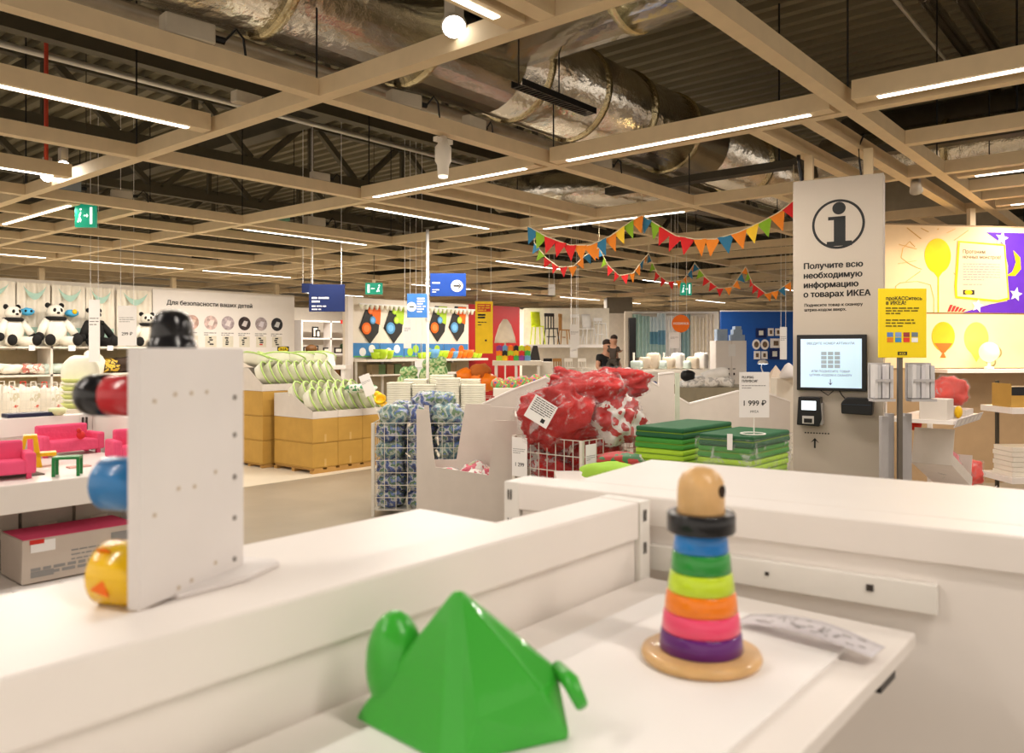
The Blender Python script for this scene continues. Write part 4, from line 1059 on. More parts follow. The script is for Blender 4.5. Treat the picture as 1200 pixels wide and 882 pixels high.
lo = bpy.data.objects.new('globe_lamp', pl_); COL.objects.link(lo); lo.location = t.location + Vector((-.12, -.10, .30))

# ---- shelf unit with red bags, beside the column
t = thing('shelf_unit', 'white slatted shelf unit with sloping label strips beside the balloon wall', 'shelf unit', (6.95, 1.40, 0))
for x in (.02, 1.55): b = MB(); b.box(x, x+.04, .50, .54, 0, 1.30); b.build('upright', WHITEM, t)
for z, x1 in ((1.0, 1.0), (.28, 1.65)):
    b = MB(); b.box(0, x1, 0, .49, z-.03, z); b.build('shelf', WHITE, t)
    b = MB(); b.add([(0, -.002, z-.055), (x1, -.002, z-.055), (x1, -.03, z+.01), (0, -.03, z+.01), (0, .0, z-.05), (x1, .0, z-.05), (x1, -.028, z+.014), (0, -.028, z+.014)], [(0, 1, 2, 3), (7, 6, 5, 4), (0, 4, 5, 1), (1, 5, 6, 2), (2, 6, 7, 3), (3, 7, 4, 0)]); ls = b.build('label_strip', mat('label_plastic', (.62, .58, .60), .3, var=.05), t)
    b = MB(); rr = random.Random(3)
    for i in range(int(x1*6)):
        x = .05+i*.16; b.add([(x, -.0065, z-.045), (x+.10, -.0065, z-.045), (x+.10, -.0265, z), (x, -.0265, z)], [(0, 1, 2, 3)])
    b.build('label', WHITEP, ls)
rb = bag_mesh(41, (.17, .13, .12), mat('red_net', (.75, .03, .01), .5, var=.2), film('bag_film_thin', clear=.9), .25)
bag(rb, (7.62, 1.56, 1.19), (0, .2, .3), 'red striped bag of toys on the upper shelf by the column', 'bag')
bag(rb, (8.25, 1.60, .42), (0, .3, 1.3), 'red bag at the end of the lower shelf', 'bag')
for i, (x, y, z, s, l) in enumerate(((6.98, 1.45, 1.0, (.22, .2, .16), 'white carton behind the leaflet holder on the upper shelf'), (7.26, 1.44, 1.0, (.16, .16, .09), 'low white carton under the red bag'), (7.5, 1.42, 1.0, (.3, .3, .05), 'flat white carton carrying the red striped bag'))):
    carton('white_carton', l, 'box', (x, y, z), s, 0, CARD)
b = MB(); b.sph((7.27, 1.43, 1.05), (.05, .03, .05), 12, 8); tag(b.build('yellow_ball', YEL, None, True), 'small yellow ball on the upper shelf edge', 'ball')
t = thing('open_carton', 'large open white carton tilted on the lower shelf', 'box', (7.2, 1.46, .62), rot=(0, .34, .0))
b = MB(); b.box(0, .80, .0, .30, .0, .012); b.build('base', CARD, t)
for y, hh in ((0, .09), (.29, .30)): b = MB(); b.box(0, .80, y, y+.010, .012, hh); b.build('side_panel', CARD, t)
b = MB(); b.box(.79, .80, .011, .289, .012, .28); b.build('end_panel', CARD, t)
b = MB(); b.box(-.009, -.001, 0, .30, 0, .30); b.build('end_panel', CARD, t)
bag(bag_mesh(43, (.3, .1, .09), mat('pink_cloth', (.80, .22, .26), .7, var=.15), film('bag_film_thin'), .25), (7.58, 1.60, .60), (0, .34, 0), 'long pink bagged cloth lying in the open carton', 'bag')
b = MB(); b.sph((7.6, 1.84, .90), (.10, .06, .05), 14, 10, .15); tag(b.build('red_cloth_bundle', mat('red_net', (.75, .03, .01)), None, True), 'red bundle peeking out behind the open carton', 'bundle')
# ---- shelf edge at the far right
t = thing('shelf_unit', 'pale shelf unit with a brown carton and stacked boards', 'shelf unit', at_d(1186, 410, 7.4)*1, RF); t.location.z = 0; F0 = t.location.copy()
s7 = 7.4/FPX
for v in (482, 564): b = MB(); b.box(0, .9, 0, .5, CAMH-(v+3-410)*s7, CAMH-(v-4-410)*s7); b.build('shelf', WHITE, t)
for x in (.16, .84): b = MB(); b.box(x, x+.03, .505, .53, 0, 1.25); b.build('upright', DARKM, t)
z = CAMH-(478-410)*s7
t = thing('open_tray', 'brown cardboard tray of dark goods on the far shelf', 'tray', F0 + RM @ Vector((.03, .06, z+.001)), RF)
b = MB(); b.box(0, .4, 0, .008, 0, .11); b.build('front', BROWN, t)
b = MB(); b.box(0, .008, .0085, .3, 0, .22); b.build('side_panel', BROWN, t)
b = MB(); b.box(.012, .38, .02, .28, 0, .19); b.build('goods', BLACK, t)
z = CAMH-(560-410)*s7
for i in range(6):
    o = MB().box(0, .42, 0, .3, 0, .044).build('stacked_board', CREAM, bevel=.004); o.location = F0 + RM @ Vector((.03+.01*(i % 2), .05, z+.001+i*.046)); o.rotation_euler = (0, 0, RF); tag(o, 'cream flat pack lying in the pile on the low far shelf', 'flat pack', 'flat packs on the low far shelf')
# ================================================================== FAR LEFT WALL: PANDAS, CURTAINS, CHILD SAFETY PANEL
WY = 17.55
CW = mat('wall_cream', (.82, .75, .64), .6, var=.02)
b = MB(); b.box(1.5, 12.1, WY, WY+.15, 0, 2.95); struct(b.build('wall_left', CW))
for u, v in ((50, 318), (205, 330), (326, 338)):
    p = at_y(u, v, WY); b = MB(); b.box(p.x-.05, p.x+.05, WY+.03, WY+.12, 2.9505, 3.2); o = b.build('wall_strut', BEAM); tag(o, 'short wooden strut from the panda wall up to the lattice', 'strut', 'struts above the panda wall')
def wx(u, Y=WY): return at_y(u, 400, Y).x
def wz(u, v, Y=WY): return at_y(u, v, Y).z
# bed-canopy curtains hung on the wall
DRAPE = mat('drape_cream', (.84, .78, .66), .8, var=.04); MINT = mat('mint_print', (.42, .62, .52), .8)
SY = WY-.12
for i, (u0, u1) in enumerate(((-42, 18), (20, 59), (61, 100), (101, 134), (137, 178))):
    x0, x1 = wx(u0, SY), wx(u1, SY)
    t = thing('wall_drape', 'cream drape with mint swags hanging behind the pandas', 'drape', (x0, SY, 0), 0, 'cream drapes behind the pandas')
    W_ = x1-x0; z1 = 2.88-.01*i; z0 = 1.55
    def fn(a, c):
        pin = .12*(1-abs(2*a-1))**1.0
        return (a*W_, .03*math.sin(a*PI*7)+.02*math.sin(a*17+c*3), z0+(z1-z0)*c-pin*(c > .95)*.0)
    b = MB(); b.sheet(fn, 28, 6); b.build('cloth', DRAPE, t, True)
    def sw(a, c):
        return (W_*(.15+.7*a), -.05, z1-.05-.28*math.sin(PI*a)**.8*(1-.45*c)-.04*(1-c)*0)
    b = MB(); b.sheet(sw, 14, 3); b.build('swag', MINT, t, True)
    b = MB(); b.sheet(lambda a, c: (W_*(.05+.9*a), -.045+.01*math.sin(a*20), 1.80+.2*c), 14, 2); b.build('band', MINT, t, True)
# wall shelving under the pandas
t = thing('shelf_unit', 'long cream wall shelving under the pandas with cloths and bags', 'shelf unit', (2.2, WY-.75, 0))
Lx = wx(160)-2.2
for z in (1.62, 1.08, .42): b = MB(); b.box(0, Lx, 0, .70, z-.04, z); b.build('shelf', CREAM, t)
b = MB(); b.box(0, Lx, .70, .72, 0, 1.62); b.build('back_panel', mat('tan_board', (.50, .40, .24), .7), t)
for x in (.0, Lx*.33, Lx*.66, Lx-.04): b = MB(); b.box(x, x+.04, .0, .68, 0, 1.62); b.build('upright', CREAM, t)
# pandas
PW = mat('plush_white', (.80, .75, .64), .95, bump=.4, bscale=30); PK = mat('plush_black', (.012, .011, .010), .9, bump=.3, bscale=30); PYL = mat('ribbon_yellow', (.75, .62, .12), .8)
def panda(loc, rz, l, s=1.0, tag_=True, dark=False):
    t = thing('plush_panda', l, 'plush toy', loc, rz); t.scale = (s,)*3
    b = MB(); b.sph((0, 0, .28), (.21, .17, .28), 18, 12, .06, 2); b.build('body', PK if dark else PW, t, True)
    b = MB(); b.sph((0, -.03, .62), (.145, .13, .135), 18, 12); h = b.build('head', PW, t, True)
    for sx_ in (-1, 1):
        b = MB(); b.sph((sx_*.115, .0, .735), (.05, .03, .05), 10, 8); b.build('ear', PK, h, True)
        b = MB(); b.sph((sx_*.052, -.135, .645), (.032, .02, .042), 10, 8); b.build('eye_patch', PK, h, True)
        b = MB(); b.tube([(sx_*.13, -.02, .46), (sx_*.23, -.08, .34), (sx_*.29, -.13, .22)], [.08, .07, .07], 10); am = b.build('arm', PK if dark else PW, t, True)
        b = MB(); b.sph((sx_*.31, -.145, .175), (.075, .07, .085), 12, 8); b.build('paw', PK, am, True)
        b = MB(); b.tube([(sx_*.10, -.08, .10), (sx_*.18, -.24, .09), (sx_*.22, -.34, .10)], [.10, .09, .09], 10); b.build('leg', PW if not dark else PK, t, True)
        b = MB(); b.sph((sx_*.23, -.38, .115), (.09, .06, .105), 12, 8); b.build('foot', PK, t, True)
    b = MB(); b.sph((0, -.155, .60), (.03, .02, .022), 10, 8); b.build('nose', PK, h, True)
    b = MB(); b.tube([(.15*math.cos(a), -.03+.13*math.sin(a), .50) for a in [i*2*PI/16 for i in range(17)]], .035, 8); b.build('collar', PK, t, True)
    b = MB(); b.cbox((.12, -.40, -.03), (.12, .01, .1)); b.build('care_tag', WHITEP, t)
PYp = WY-.42
for u, s, rz, l in ((14, 1.02, .25, 'panda plush leaning at the open end of the drape shelf'), (64, 1.10, .05, 'upright panda plush between two blue plush toys'), (172, .95, -.2, 'panda plush nearest the child safety panel')):
    panda((wx(u, PYp), PYp, 1.62), rz, l, s)
panda((wx(110, PYp), PYp, 1.62), .1, 'dark panda plush sitting behind the hanging price tag', 1.0, dark=True)
BL = mat('plush_blue', (.08, .42, .72), .9)
for i, (u, l) in enumerate(((32, 'round blue plush hanging between the pandas'), (84, 'blue plush with a yellow nose hanging between the pandas'))):
    p = at_y(u, 365+2*i, WY-.28); t = thing('plush_toy', l, 'plush toy', p)
    b = MB(); b.sph((0, 0, 0), (.13, .08, .075), 14, 10, .2, i); b.build('body', BL, t, True)
    if i: b = MB(); b.sph((.03, -.07, .03), (.05, .04, .05), 10, 8); b.build('nose', YEL, t, True)
    else:
        for q in (-.05, .05): b = MB(); b.sph((q, -.07, .01), (.025, .02, .025), 8, 6); b.build('eye', PK, t, True)
# folded cloths on the middle shelf
rr = random.Random(17)
cl = [patt('cloth_a', [(.75, .68, .55), (.80, .75, .66), (.6, .2, .15), (.78, .72, .6), (.82, .78, .7)], 7), mat('cloth_mint', (.58, .68, .60), .8), mat('cloth_cream', (.82, .76, .64), .8), patt('tiger_cloth', [(.03, .02, .01), (.75, .5, .05), (.04, .02, .01), (.78, .55, .08)], 12), mat('cloth_dark', (.05, .03, .02), .8)]
for i, (u, k, l) in enumerate(((-12, 2, 'cream throw folded on the panda shelf end'), (10, 2, 'cream throw draped over the middle shelf edge'), (38, 0, 'patterned throw with red motifs on the middle shelf'), (62, 1, 'mint throw folded on the middle shelf'), (85, 2, 'cream throw hanging off the middle shelf'), (127, 3, 'tiger striped plush cloth on the middle shelf'), (147, 4, 'dark brown plush beside the tiger striped cloth'))):
    b = MB(); b.sph((0, 0, 0), (.26, .26, .10 if k < 3 else .15), 20, 12, .35, i, pw=.7); o = b.build('folded_throw', cl[k], None, True); o.location = (wx(u, WY-.6), WY-.46, 1.09 + (.10 if k < 3 else .15)); tag(o, l, 'throw')
b = MB(); b.sph((0, 0, 0), (.20, .12, .36), 18, 14, .35, 31); o = b.build('folded_throw', cl[2], None, True); o.location = at_y(110, 428, WY-.82); tag(o, 'long cream cloth hanging down below the price tag', 'throw')
# hanging bags in front of the lower wall and the wire basket
BAGC = patt('printed_bag', [(.60, .10, .06), (.80, .74, .64), (.82, .78, .70), (.6, .55, .4), (.84, .80, .72)], 6)
for i, u in enumerate((2, 14, 27, 39, 52, 64, 74)):
    l = 'printed fabric bag hanging in the row over the wire basket'
    p = at_y(u, 466, WY-1.0); t = thing('fabric_bag', l, 'bag', p, 0, 'printed fabric bags in a row')
    b = MB(); b.sph((0, 0, -.12), (.15, .10, .34), 14, 12, .25, i, pw=.8); b.build('sack', BAGC if i % 2 else mat('bag_cream', (.80, .74, .64), .8), t, True)
    b = MB(); b.tube([(-.05, 0, .16), (-.04, 0, .30), (.04, 0, .30), (.05, 0, .16)], .012, 6); b.build('handle', mat('bag_red', (.6, .06, .04), .7) if i in (2, 4) else CREAM, t)
cage('cream wire basket full of printed fabric bags', at_d(2, 410, 14.3)*1 - Vector((0, 0, CAMH)), RF+.5, 1.05, .5, .92, 14, 6, 6)
b = MB(); b.box(0, .65, 0, .3, 0, .06); o = b.build('dark_case', mat('navy_case', (.02, .025, .06), .5), bevel=.01); o.location = at_d(5, 491.5, 2.96); o.scale = (.22, .22, .22); o.rotation_euler = (0, 0, .0); o.location = (.965, 3.035, 1.3205); tag(o, 'dark navy flat case lying on the shelf bay rail', 'case')
b = MB(); b.lathe([(.06, 0), (.10, .03), (.115, .09), (.105, .09), (.05, .01)], 20); o = b.build('small_bowl', mat('bowl_lime', (.72, .76, .42), .4), None, True); o.scale = (.26,)*3; o.location = (1.125, 3.05, 1.3205); tag(o, 'small pale lime bowl on the shelf bay rail', 'bowl')
# stack of white bowls/stools on the right of the bags
for k in range(7):
    b = MB(); b.lathe([(.22, 0), (.28, .06), (.30, .09), (.27, .09), (.2, .02)], 20); o = b.build('bowl_stool', TUBM if k % 2 else mat('lime_rim', (.68, .74, .28), .5), None, True); p = at_d(94, 474, 13.9); o.location = (p.x, p.y, .55+k*.07); tag(o, 'white and lime bowl seat in the stack beside the bags', 'stool', 'stacked bowl seats')
b = MB(); b.sph((0, 0, 0), (.33, .12, .35), 20, 14, .05, 2, pw=.8); o = b.build('shell_stool', TUBM, None, True); o.location = at_d(94, 440, 13.95); o.rotation_euler = (0, 0, RF); tag(o, 'big rounded white seat shell topping the stack', 'seat')
b = MB(); b.box(-.4, .4, -.35, .35, 0, .55); o = b.build('low_plinth', CREAM, bevel=.01); p = at_d(94, 410, 13.9); o.location = (p.x, p.y, 0); tag(o, 'low cream plinth under the stacked bowl seats', 'plinth')
# ---- child safety panel
PY = WY-.05
X0, X1 = wx(179, PY), wx(345, PY)
t = thing('safety_panel', 'white wall panel about child safety with round photos and product squares', 'information panel', (X0, PY, 0))
PW_ = X1-X0
def px_(u): return wx(u, PY)-X0
PZ0 = 1.42
b = MB(); b.box(0, PW_, 0, .045, PZ0, 2.90); b.build('board', mat('panel_white', (.84, .80, .76), .5, var=.01), t)
text(t, 'Для безопасности ваших детей', px_(195), 2.57, .140, INK, -.008, bold=.004)
cs = [(.14, .07, .05), (.55, .36, .30), (.60, .45, .42), (.45, .38, .40), (.05, .035, .035), (.38, .32, .33), (.03, .03, .035)]
cs2 = [(.6, .4, .3), (.75, .6, .5), (.8, .7, .65), (.75, .68, .68), (.65, .6, .6), (.65, .6, .65), (.6, .6, .6)]
for i, u in enumerate((203.5, 225, 247, 267, 286.5, 306, 324.5)):
    x = px_(u); z = 2.19+.0*i; b = MB(); disc(b, x, z, .165, -.004, 28, .003); f = b.build('photo', mat('photo_%d' % i, cs[i], .5, var=.5, scale=9), t)
    b = MB(); b.prism([(x-.08, z-.05), (x+.04, z-.08), (x+.09, z+.05), (x-.01, z+.07)], -.006, -.004); b.build('photo_subject', mat('photo_subj_%d' % i, cs2[i], .5), f)
    b = MB(); fine_print(b, x-.17, z-.24, .32, 2, .045, .02, -.002, i); b.build('print', GREYINK, t)
    b = MB(); b.box(x-.14, x+.14, -.005, -.001, 1.62, 1.88); sq = b.build('product_square', mat('square_cream', (.72, .68, .56), .6), t)
    rr = random.Random(i)
    for k in range(4 if i else 3): b = MB(); zz = 1.67+.05*k; xx = x-.08+rr.uniform(0, .05)*(i > 0); b.box(xx, xx+(.16-.03*k if i == 0 else rr.uniform(.05, .1)), -.008, -.005, zz, zz+.033); b.build('product', INK if i not in (5,) or k else mat('red_print', (.6, .03, .02)), sq)
b = MB(); b.box(px_(325), px_(338.5), -.005, -.001, 1.50, 1.64); lg = b.build('logo', INK, t)
b = MB(); disc(b, (px_(325)+px_(338.5))/2, 1.57, .15, -.007, 24, .001, 1, .42); b.build('logo_oval', mat('logo_yellow', (.85, .65, .02), .5), lg)
text(lg, 'IKEA', (px_(325)+px_(338.5))/2, 1.54, .09, INK, -.009, 'CENTER', .002)
# ---- price tags hung on cords from the lattice
def hung_tag(u0, u1, v0, v1, d, price, l, title=None, rz=RF):
    p = at_d((u0+u1)/2, v1, d); w = (u1-u0)*d/FPX; h = (v1-v0)*d/FPX
    t = price_card('hanging_price_tag', p, rz, w, h, price, l, title)
    for x in (-w*.35, w*.35):
        b = MB(); b.cyl((x, .002, h), (x, .002, 5.39-p.z), .004, n=5); b.build('cord', WHITEP, t)
    return t
hung_tag(138, 160, 358, 405, 12.6, '299 ₽', 'wide hanging white tag reading 299 beside the panda plushes')
hung_tag(104, 117, 351, 424, 12.4, '', 'long narrow hanging white tag over the dark panda')

# ================================================================== SIGNS ON THE LATTICE
EXG = mat('exit_green', (.01, .33, .20), .4, emit=.35); EXW = glow('exit_white', (.9, 1, .95), .9)
def exit_sign(u, v, w, h, d, rz, l, flip=1, drop=True):
    p = at_d(u, v, d); t = thing('exit_sign', l, 'exit sign', p, rz)
    b = MB(); b.box(-w/2, w/2, 0, .05, -h/2, h/2); b.build('box', EXG, t, bevel=.004)
    f = flip
    b = MB(); x = .30*w*f; b.box(min(x-.06*w, x+.06*w), max(x-.06*w, x+.06*w), -.003, 0, -.36*h, .36*h)
    q = -.26*w*f; b.prism([(q-.02*w, .05*h), (q+.06*w, .18*h), (q+.08*w, .1*h), (q+.02*w, -.05*h), (q+.09*w, -.18*h), (q+.05*w, -.3*h), (q+.0*w, -.18*h), (q-.05*w, -.3*h), (q-.12*w, -.28*h), (q-.04*w, -.1*h)][::-1], -.003, 0); disc(b, q+.06*w, .27*h, .05*w, -.003, 12, .002)
    b.box(min(-.06*w*f, .12*w*f), max(-.06*w*f, .12*w*f), -.003, 0, -.025*h, .025*h); b.add([(.17*w*f, -.002, 0), (.09*w*f, -.002, .09*h), (.09*w*f, -.002, -.09*h)], [(0, 1, 2)]); b.build('pictogram', EXW, t)
    if drop:
        b = MB(); b.box(-.03, .03, .01, .04, h/2, h/2+.06); b.build('bracket', BEAM, t)
        b = MB(); b.cyl((0, .025, h/2+.06), (0, .025, 5.39-p.z), .006, n=5); b.build('rod', DARKM, t)
exit_sign(99.5, 252.5, .235, .265, 9.2, RF, 'green lit exit sign with a running figure under the panda aisle lattice', 1)
exit_sign(438, 338, .30, .20, 14.0, RF, 'green lit exit sign facing the bowl wall', -1)
exit_sign(804, 338.5, .22, .24, 15.5, RF, 'teal square exit sign among the bunting', 1)
NAVY = mat('sign_navy', (.008, .02, .10), .5); IBLUE = mat('sign_blue', (.01, .06, .33), .4)
def hung_sign(u0, u1, v0, v1, d, m, l, rz=RF, cords=True, cat='sign'):
    p = at_d((u0+u1)/2, v1, d); w = (u1-u0)*d/FPX; h = (v1-v0)*d/FPX
    t = thing('hanging_sign', l, cat, p, rz)
    b = MB(); b.box(-w/2, w/2, 0, .03, 0, h); b.build('panel', m, t, bevel=.003)
    if cords:
        for x in (-w*.4, w*.4): b = MB(); b.cyl((x, .015, h), (x, .015, 5.39-p.z), .005, n=5); b.build('cord', WHITEP, t)
    return t, w, h
t, w, h = hung_sign(362, 404, 333, 365, 12.5, NAVY, 'dark navy hanging sign at the end of the safety panel')
b = MB(); fine_print(b, -w*.42, h*.5, w*.5, 2, .055, .028, -.002, 8); fine_print(b, -w*.42, h*.2, w*.4, 2, .05, .02, -.002, 3); b.build('lettering', WHITEP, t)
hung_sign(353.5, 366, 332, 343, 12.9, NAVY, 'small navy sign half hidden by the larger navy sign')
# pole with two blue direction signs
pp = at_d(501, 410, 11.0)
t = thing('sign_pole', 'white pole from the lattice to the floor carrying blue direction signs', 'pole', (pp.x, pp.y, 0), RF)
b = MB(); b.cyl((0, 0, 0), (0, 0, LZ), .022, n=12); b.build('pole', WHITEM, t, True)
for z in (1.95, 2.05, 2.2, 2.3, 2.45, 2.5): b = MB(); b.cyl((0, 0, z), (.0, 0, z+.03), .032, n=12); b.build('clamp', WHITEM, t)
b = MB(); b.lathe([(.2, 0), (.2, .015), (.03, .03)], 20); b.build('foot', WHITEM, t)
t, w, h = hung_sign(504, 546, 320, 347, 10.95, IBLUE, 'blue direction sign with a white arrow disc above the bowl wall', cords=False)
b = MB(); disc(b, w*.25, h*.45, h*.26, -.003); b.build('disc', WHITEP, t)
b = MB(); q = w*.25; z = h*.45; r = h*.26; b.box(q-r*.6, q+r*.4, -.005, -.003, z-.012, z+.012); b.prism([(q+r*.1, z-r*.45), (q+r*.3, z-r*.45), (q+r*.75, z), (q+r*.3, z+r*.45), (q+r*.1, z+r*.45), (q+r*.5, z)], -.005, -.003); b.build('arrow', INK, t)
b = MB(); fine_print(b, -w*.44, h*.58, w*.44, 1, .03, .018, -.002, 8); fine_print(b, -w*.44, h*.28, w*.2, 2, .03, .012, -.002, 3); b.build('lettering', WHITEP, t)
LBLUE = mat('sign_blue_lit', (.06, .22, .62), .3, var=.2, scale=3)
t, w, h = hung_sign(477, 500.5, 344, 372, 10.9, LBLUE, 'smaller shiny blue sign with a round mark on the pole', cords=False)
b = MB(); disc(b, -w*.27, h*.45, h*.2, -.003); fine_print(b, w*0, h*.8, w*.42, 6, h*.11, .02, -.003, 6); b.build('lettering', WHITEP, t)
b = MB(); z = h*.45; q = -w*.27; b.box(q-.03, q+.03, -.005, -.003, z-.008, z+.008); b.build('arrow', INK, t)
# orange round sign
p = at_d(798, 379, 14.0); t = thing('round_sign', 'round orange hanging sign over the curtain display', 'sign', p, RF)
b = MB(); disc(b, 0, 0, .155, 0, 36, .02); b.build('disc', mat('sign_orange', (.82, .16, .01), .5), t)
text(t, 'НОВИНКА', 0, -.018, .055, WHITEP, -.002, 'CENTER', .001)
for x in (-.1, .1): b = MB(); b.cyl((x, .01, .11), (x, .01, 5.39-p.z), .004, n=5); b.build('cord', WHITEP, t)
# tall yellow family sign
t, w, h = hung_sign(557, 577.5, 353, 414, 14.0, mat('yellow_sign', (.88, .58, .01), .5), 'tall yellow hanging sign in front of the red wall', cat='sign')
b = MB(); b.box(-w*.38, w*.38, -.003, 0, h*.80, h*.95); b.build('red_block', mat('red_block', (.6, .05, .02), .6), t)
b = MB(); fine_print(b, -w*.34, h*.92, w*.66, 3, h*.045, .02, -.004, 2); b.build('print', mat('sign_yel_ink', (.8, .5, .02), .6), t)
b = MB(); fine_print(b, -w*.36, h*.74, w*.6, 2, h*.05, .03, -.003, 5); fine_print(b, -w*.36, h*.60, w*.5, 2, h*.05, .015, -.003, 7); fine_print(b, w*.05, h*.25, w*.2, 1, .05, .03, -.003, 7); b.build('print', INK, t)
# price tags hung over the far displays
for u0, u1, v0, v1, d, pr, l in ((473, 482, 374, 408, 13, '', 'hanging white tag in front of the bowl posters'), (486, 496, 423, 448, 12.5, '', 'low hanging white tag below the blue bowl prints'), (668, 679, 380, 408, 15, '', 'hanging white tag in front of the display chairs'), (668, 677, 406, 419, 15.2, '', 'small tag below the chair price tag'), (785, 796, 389, 408, 14.4, '', 'hanging white tag under the round orange sign'), (914, 922, 383, 421, 14, '', 'narrow hanging tag before the blue wall'), (642.5, 650.5, 333, 346, 14, '', 'small white hanging badge under the bunting')):
    hung_tag(u0, u1, v0, v1, d, pr, l)

# ================================================================== MIDDLE BACK: FRAME SHELF, BOWL WALL, RED WALL, CHAIRS
BY = 16.4
bwx = lambda u: at_y(u, 400, BY).x
b = MB(); b.box(bwx(405), bwx(549), BY, BY+.12, 0, 2.90); struct(b.build('wall_bowls', mat('bowl_wall', (.80, .72, .60), .6, var=.02)))
REDW_ = mat('red_wall_paint', (.34, .004, .004), .5, var=.02)
b = MB(); b.box(bwx(549)+.002, bwx(609), BY, BY+.12, 0, 2.92); struct(b.build('wall_red', REDW_))
b = MB(); b.box(bwx(609)+.002, bwx(716), BY+.02, BY+.14, 0, 2.86); struct(b.build('wall_chairs', mat('chair_wall', (.84, .78, .66), .6)))
b = MB(); b.box(12.1, bwx(405)-.002, 21.0, 21.1, 0, 2.9); struct(b.build('wall_frames', CW))
b = MB(); b.box(14, 24, 21.6, 21.7, 0, 2.9); struct(b.build('wall_far', CW))
for u in (406.5,): b = MB(); b.box(bwx(u)-.06, bwx(u)+.10, BY-.12, BY-.002, 0, 2.92); struct(b.build('trim_2', WHITE))
def by(u, v, Y=BY): p = at_y(u, v, Y); return p
# hooks rail with little white cups
t = thing('hook_rail', 'white rail with a row of small pale cups over the bowl posters', 'rail', (0, 0, 0))
xa, xb = bwx(418), bwx(555); z = 2.72
b = MB(); b.box(xa, xb, BY-.12, BY-.08, z, z+.04); b.build('rail', WHITEM, t)
me = MB().lathe([(.03, -.12), (.06, -.02), (.055, 0)], 10).mesh('cup', TUBM, True)
for i in range(26): inst('cup', me, t, (xa+.06+i*(xb-xa-.1)/26, BY-.13, z))
# posters of bowls
POST = mat('poster_dark', (.03, .028, .026), .5)
bc = [(.80, .14, .01), (.10, .30, .55), (.40, .60, .04), (.80, .18, .02)]
for i, (uc, seq) in enumerate(((434, (0, 1, 0)), (462, (1, 2, 2)), (513, (0, 1, 2)), (536, (1, 2, 0)))):
    p = by(uc, 375); x = p.x; zc = p.z
    t = thing('bowl_poster', ('dark angular poster of orange bowls', 'dark angular poster of a blue bowl and green', 'dark angular poster mixing orange, blue and green bowls', 'dark angular poster of a blue plate before orange')[i], 'poster', (x, BY-.03, zc))
    b = MB(); b.prism([(-.38, -.22), (-.03, -.62), (.25, -.32), (.35, .40), (-.12, .40)], 0, .02); b.build('sheet', POST, t)
    b = MB(); b.prism([(.0, .39), (.34, .39), (.30, -.12), (.08, -.05)], -.006, -.001); b.build('print', mat('poster_col%d' % seq[2], bc[seq[2]], .5), t)
    for k, (cx_, cz_, r) in enumerate(((-.16, -.22, .155), (.05, .0, .10), (-.02, .25, .10))):
        m = mat('bowl_c%d' % seq[k % 3], bc[seq[k % 3]], .4); b = MB(); disc(b, cx_, cz_, r, -.012-.003*k, 24, .005); f = b.build('bowl', m, t)
        b = MB(); disc(b, cx_, cz_, r*.62, -.016-.003*k, 20, .003); b.build('bowl_well', mat('bowl_d%d' % seq[k % 3], [min(1, c*1.5+.05) for c in bc[seq[k % 3]]], .4), f)
# wide blue prints with white plates above the shelf
BPR = mat('blue_print', (.06, .22, .50), .5)
for i, (u0, u1) in enumerate(((413, 444), (444.5, 472.5), (473, 492), (493, 519), (519.5, 548))):
    x0, x1 = bwx(u0), bwx(u1); t = thing('blue_print', ('blue print with cutlery', 'blue print with two white plates', 'small blue print behind the tag', 'blue print with green and blue bowls', 'blue print with orange bowls')[i] + ' above the bowl shelf', 'poster', (x0, BY-.03, 0))
    b = MB(); b.box(0, x1-x0-.01, 0, .02, 1.36, 1.73); b.build('sheet', BPR, t)
    for k in range(2):
        b = MB(); disc(b, (x1-x0)*(.35+.35*k), 1.5+.08*k, .11, -.004, 20, .003); b.build('plate', [WHITEP, WHITEP, mat('bowl_c2', bc[2]), mat('bowl_c2', bc[2]), mat('bowl_c0', bc[0])][i], t)
    b = MB(); b.box(.02, x1-x0-.05, -.003, 0, 1.365, 1.40); b.build('print', mat('grass_print', (.12, .40, .10), .6), t)
t = thing('shelf_unit', 'cream wall shelf carrying bright toy bowls under the blue prints', 'shelf unit', (0, 0, 0))
b = MB(); b.box(bwx(414), bwx(556), BY-.55, BY-.04, 1.25, 1.31); b.build('shelf', CREAM, t)
b = MB(); b.box(bwx(466), bwx(545), BY-.5, BY-.04, .88, .93); b.build('shelf', WHITE, t)
b = MB(); b.box(bwx(414), bwx(548), BY-.05, BY-.003, 0, 1.25); b.build('back_panel', mat('tan_dark', (.34, .28, .18), .7), t)
for u in (414, 445, 480, 527): b = MB(); b.box(bwx(u), bwx(u)+.05, BY-.10, BY-.051, 0, 1.25); b.build('upright', WHITEM, t)
LIME = mat('lime_plastic', (.48, .70, .03), .4); ORG = mat('orange_plastic', (.85, .20, .01), .4); SKY = mat('sky_plastic', (.15, .38, .65), .4)
rr = random.Random(8)
ml = MB().lathe([(.05, 0), (.09, .03), (.12, .13), (.11, .13), (.04, .01)], 14)
mm = {k: ml.mesh('toy_bowl', m, True) for k, m in (('lime green', LIME), ('orange', ORG), ('sky blue', SKY), ('white', TUBM))}
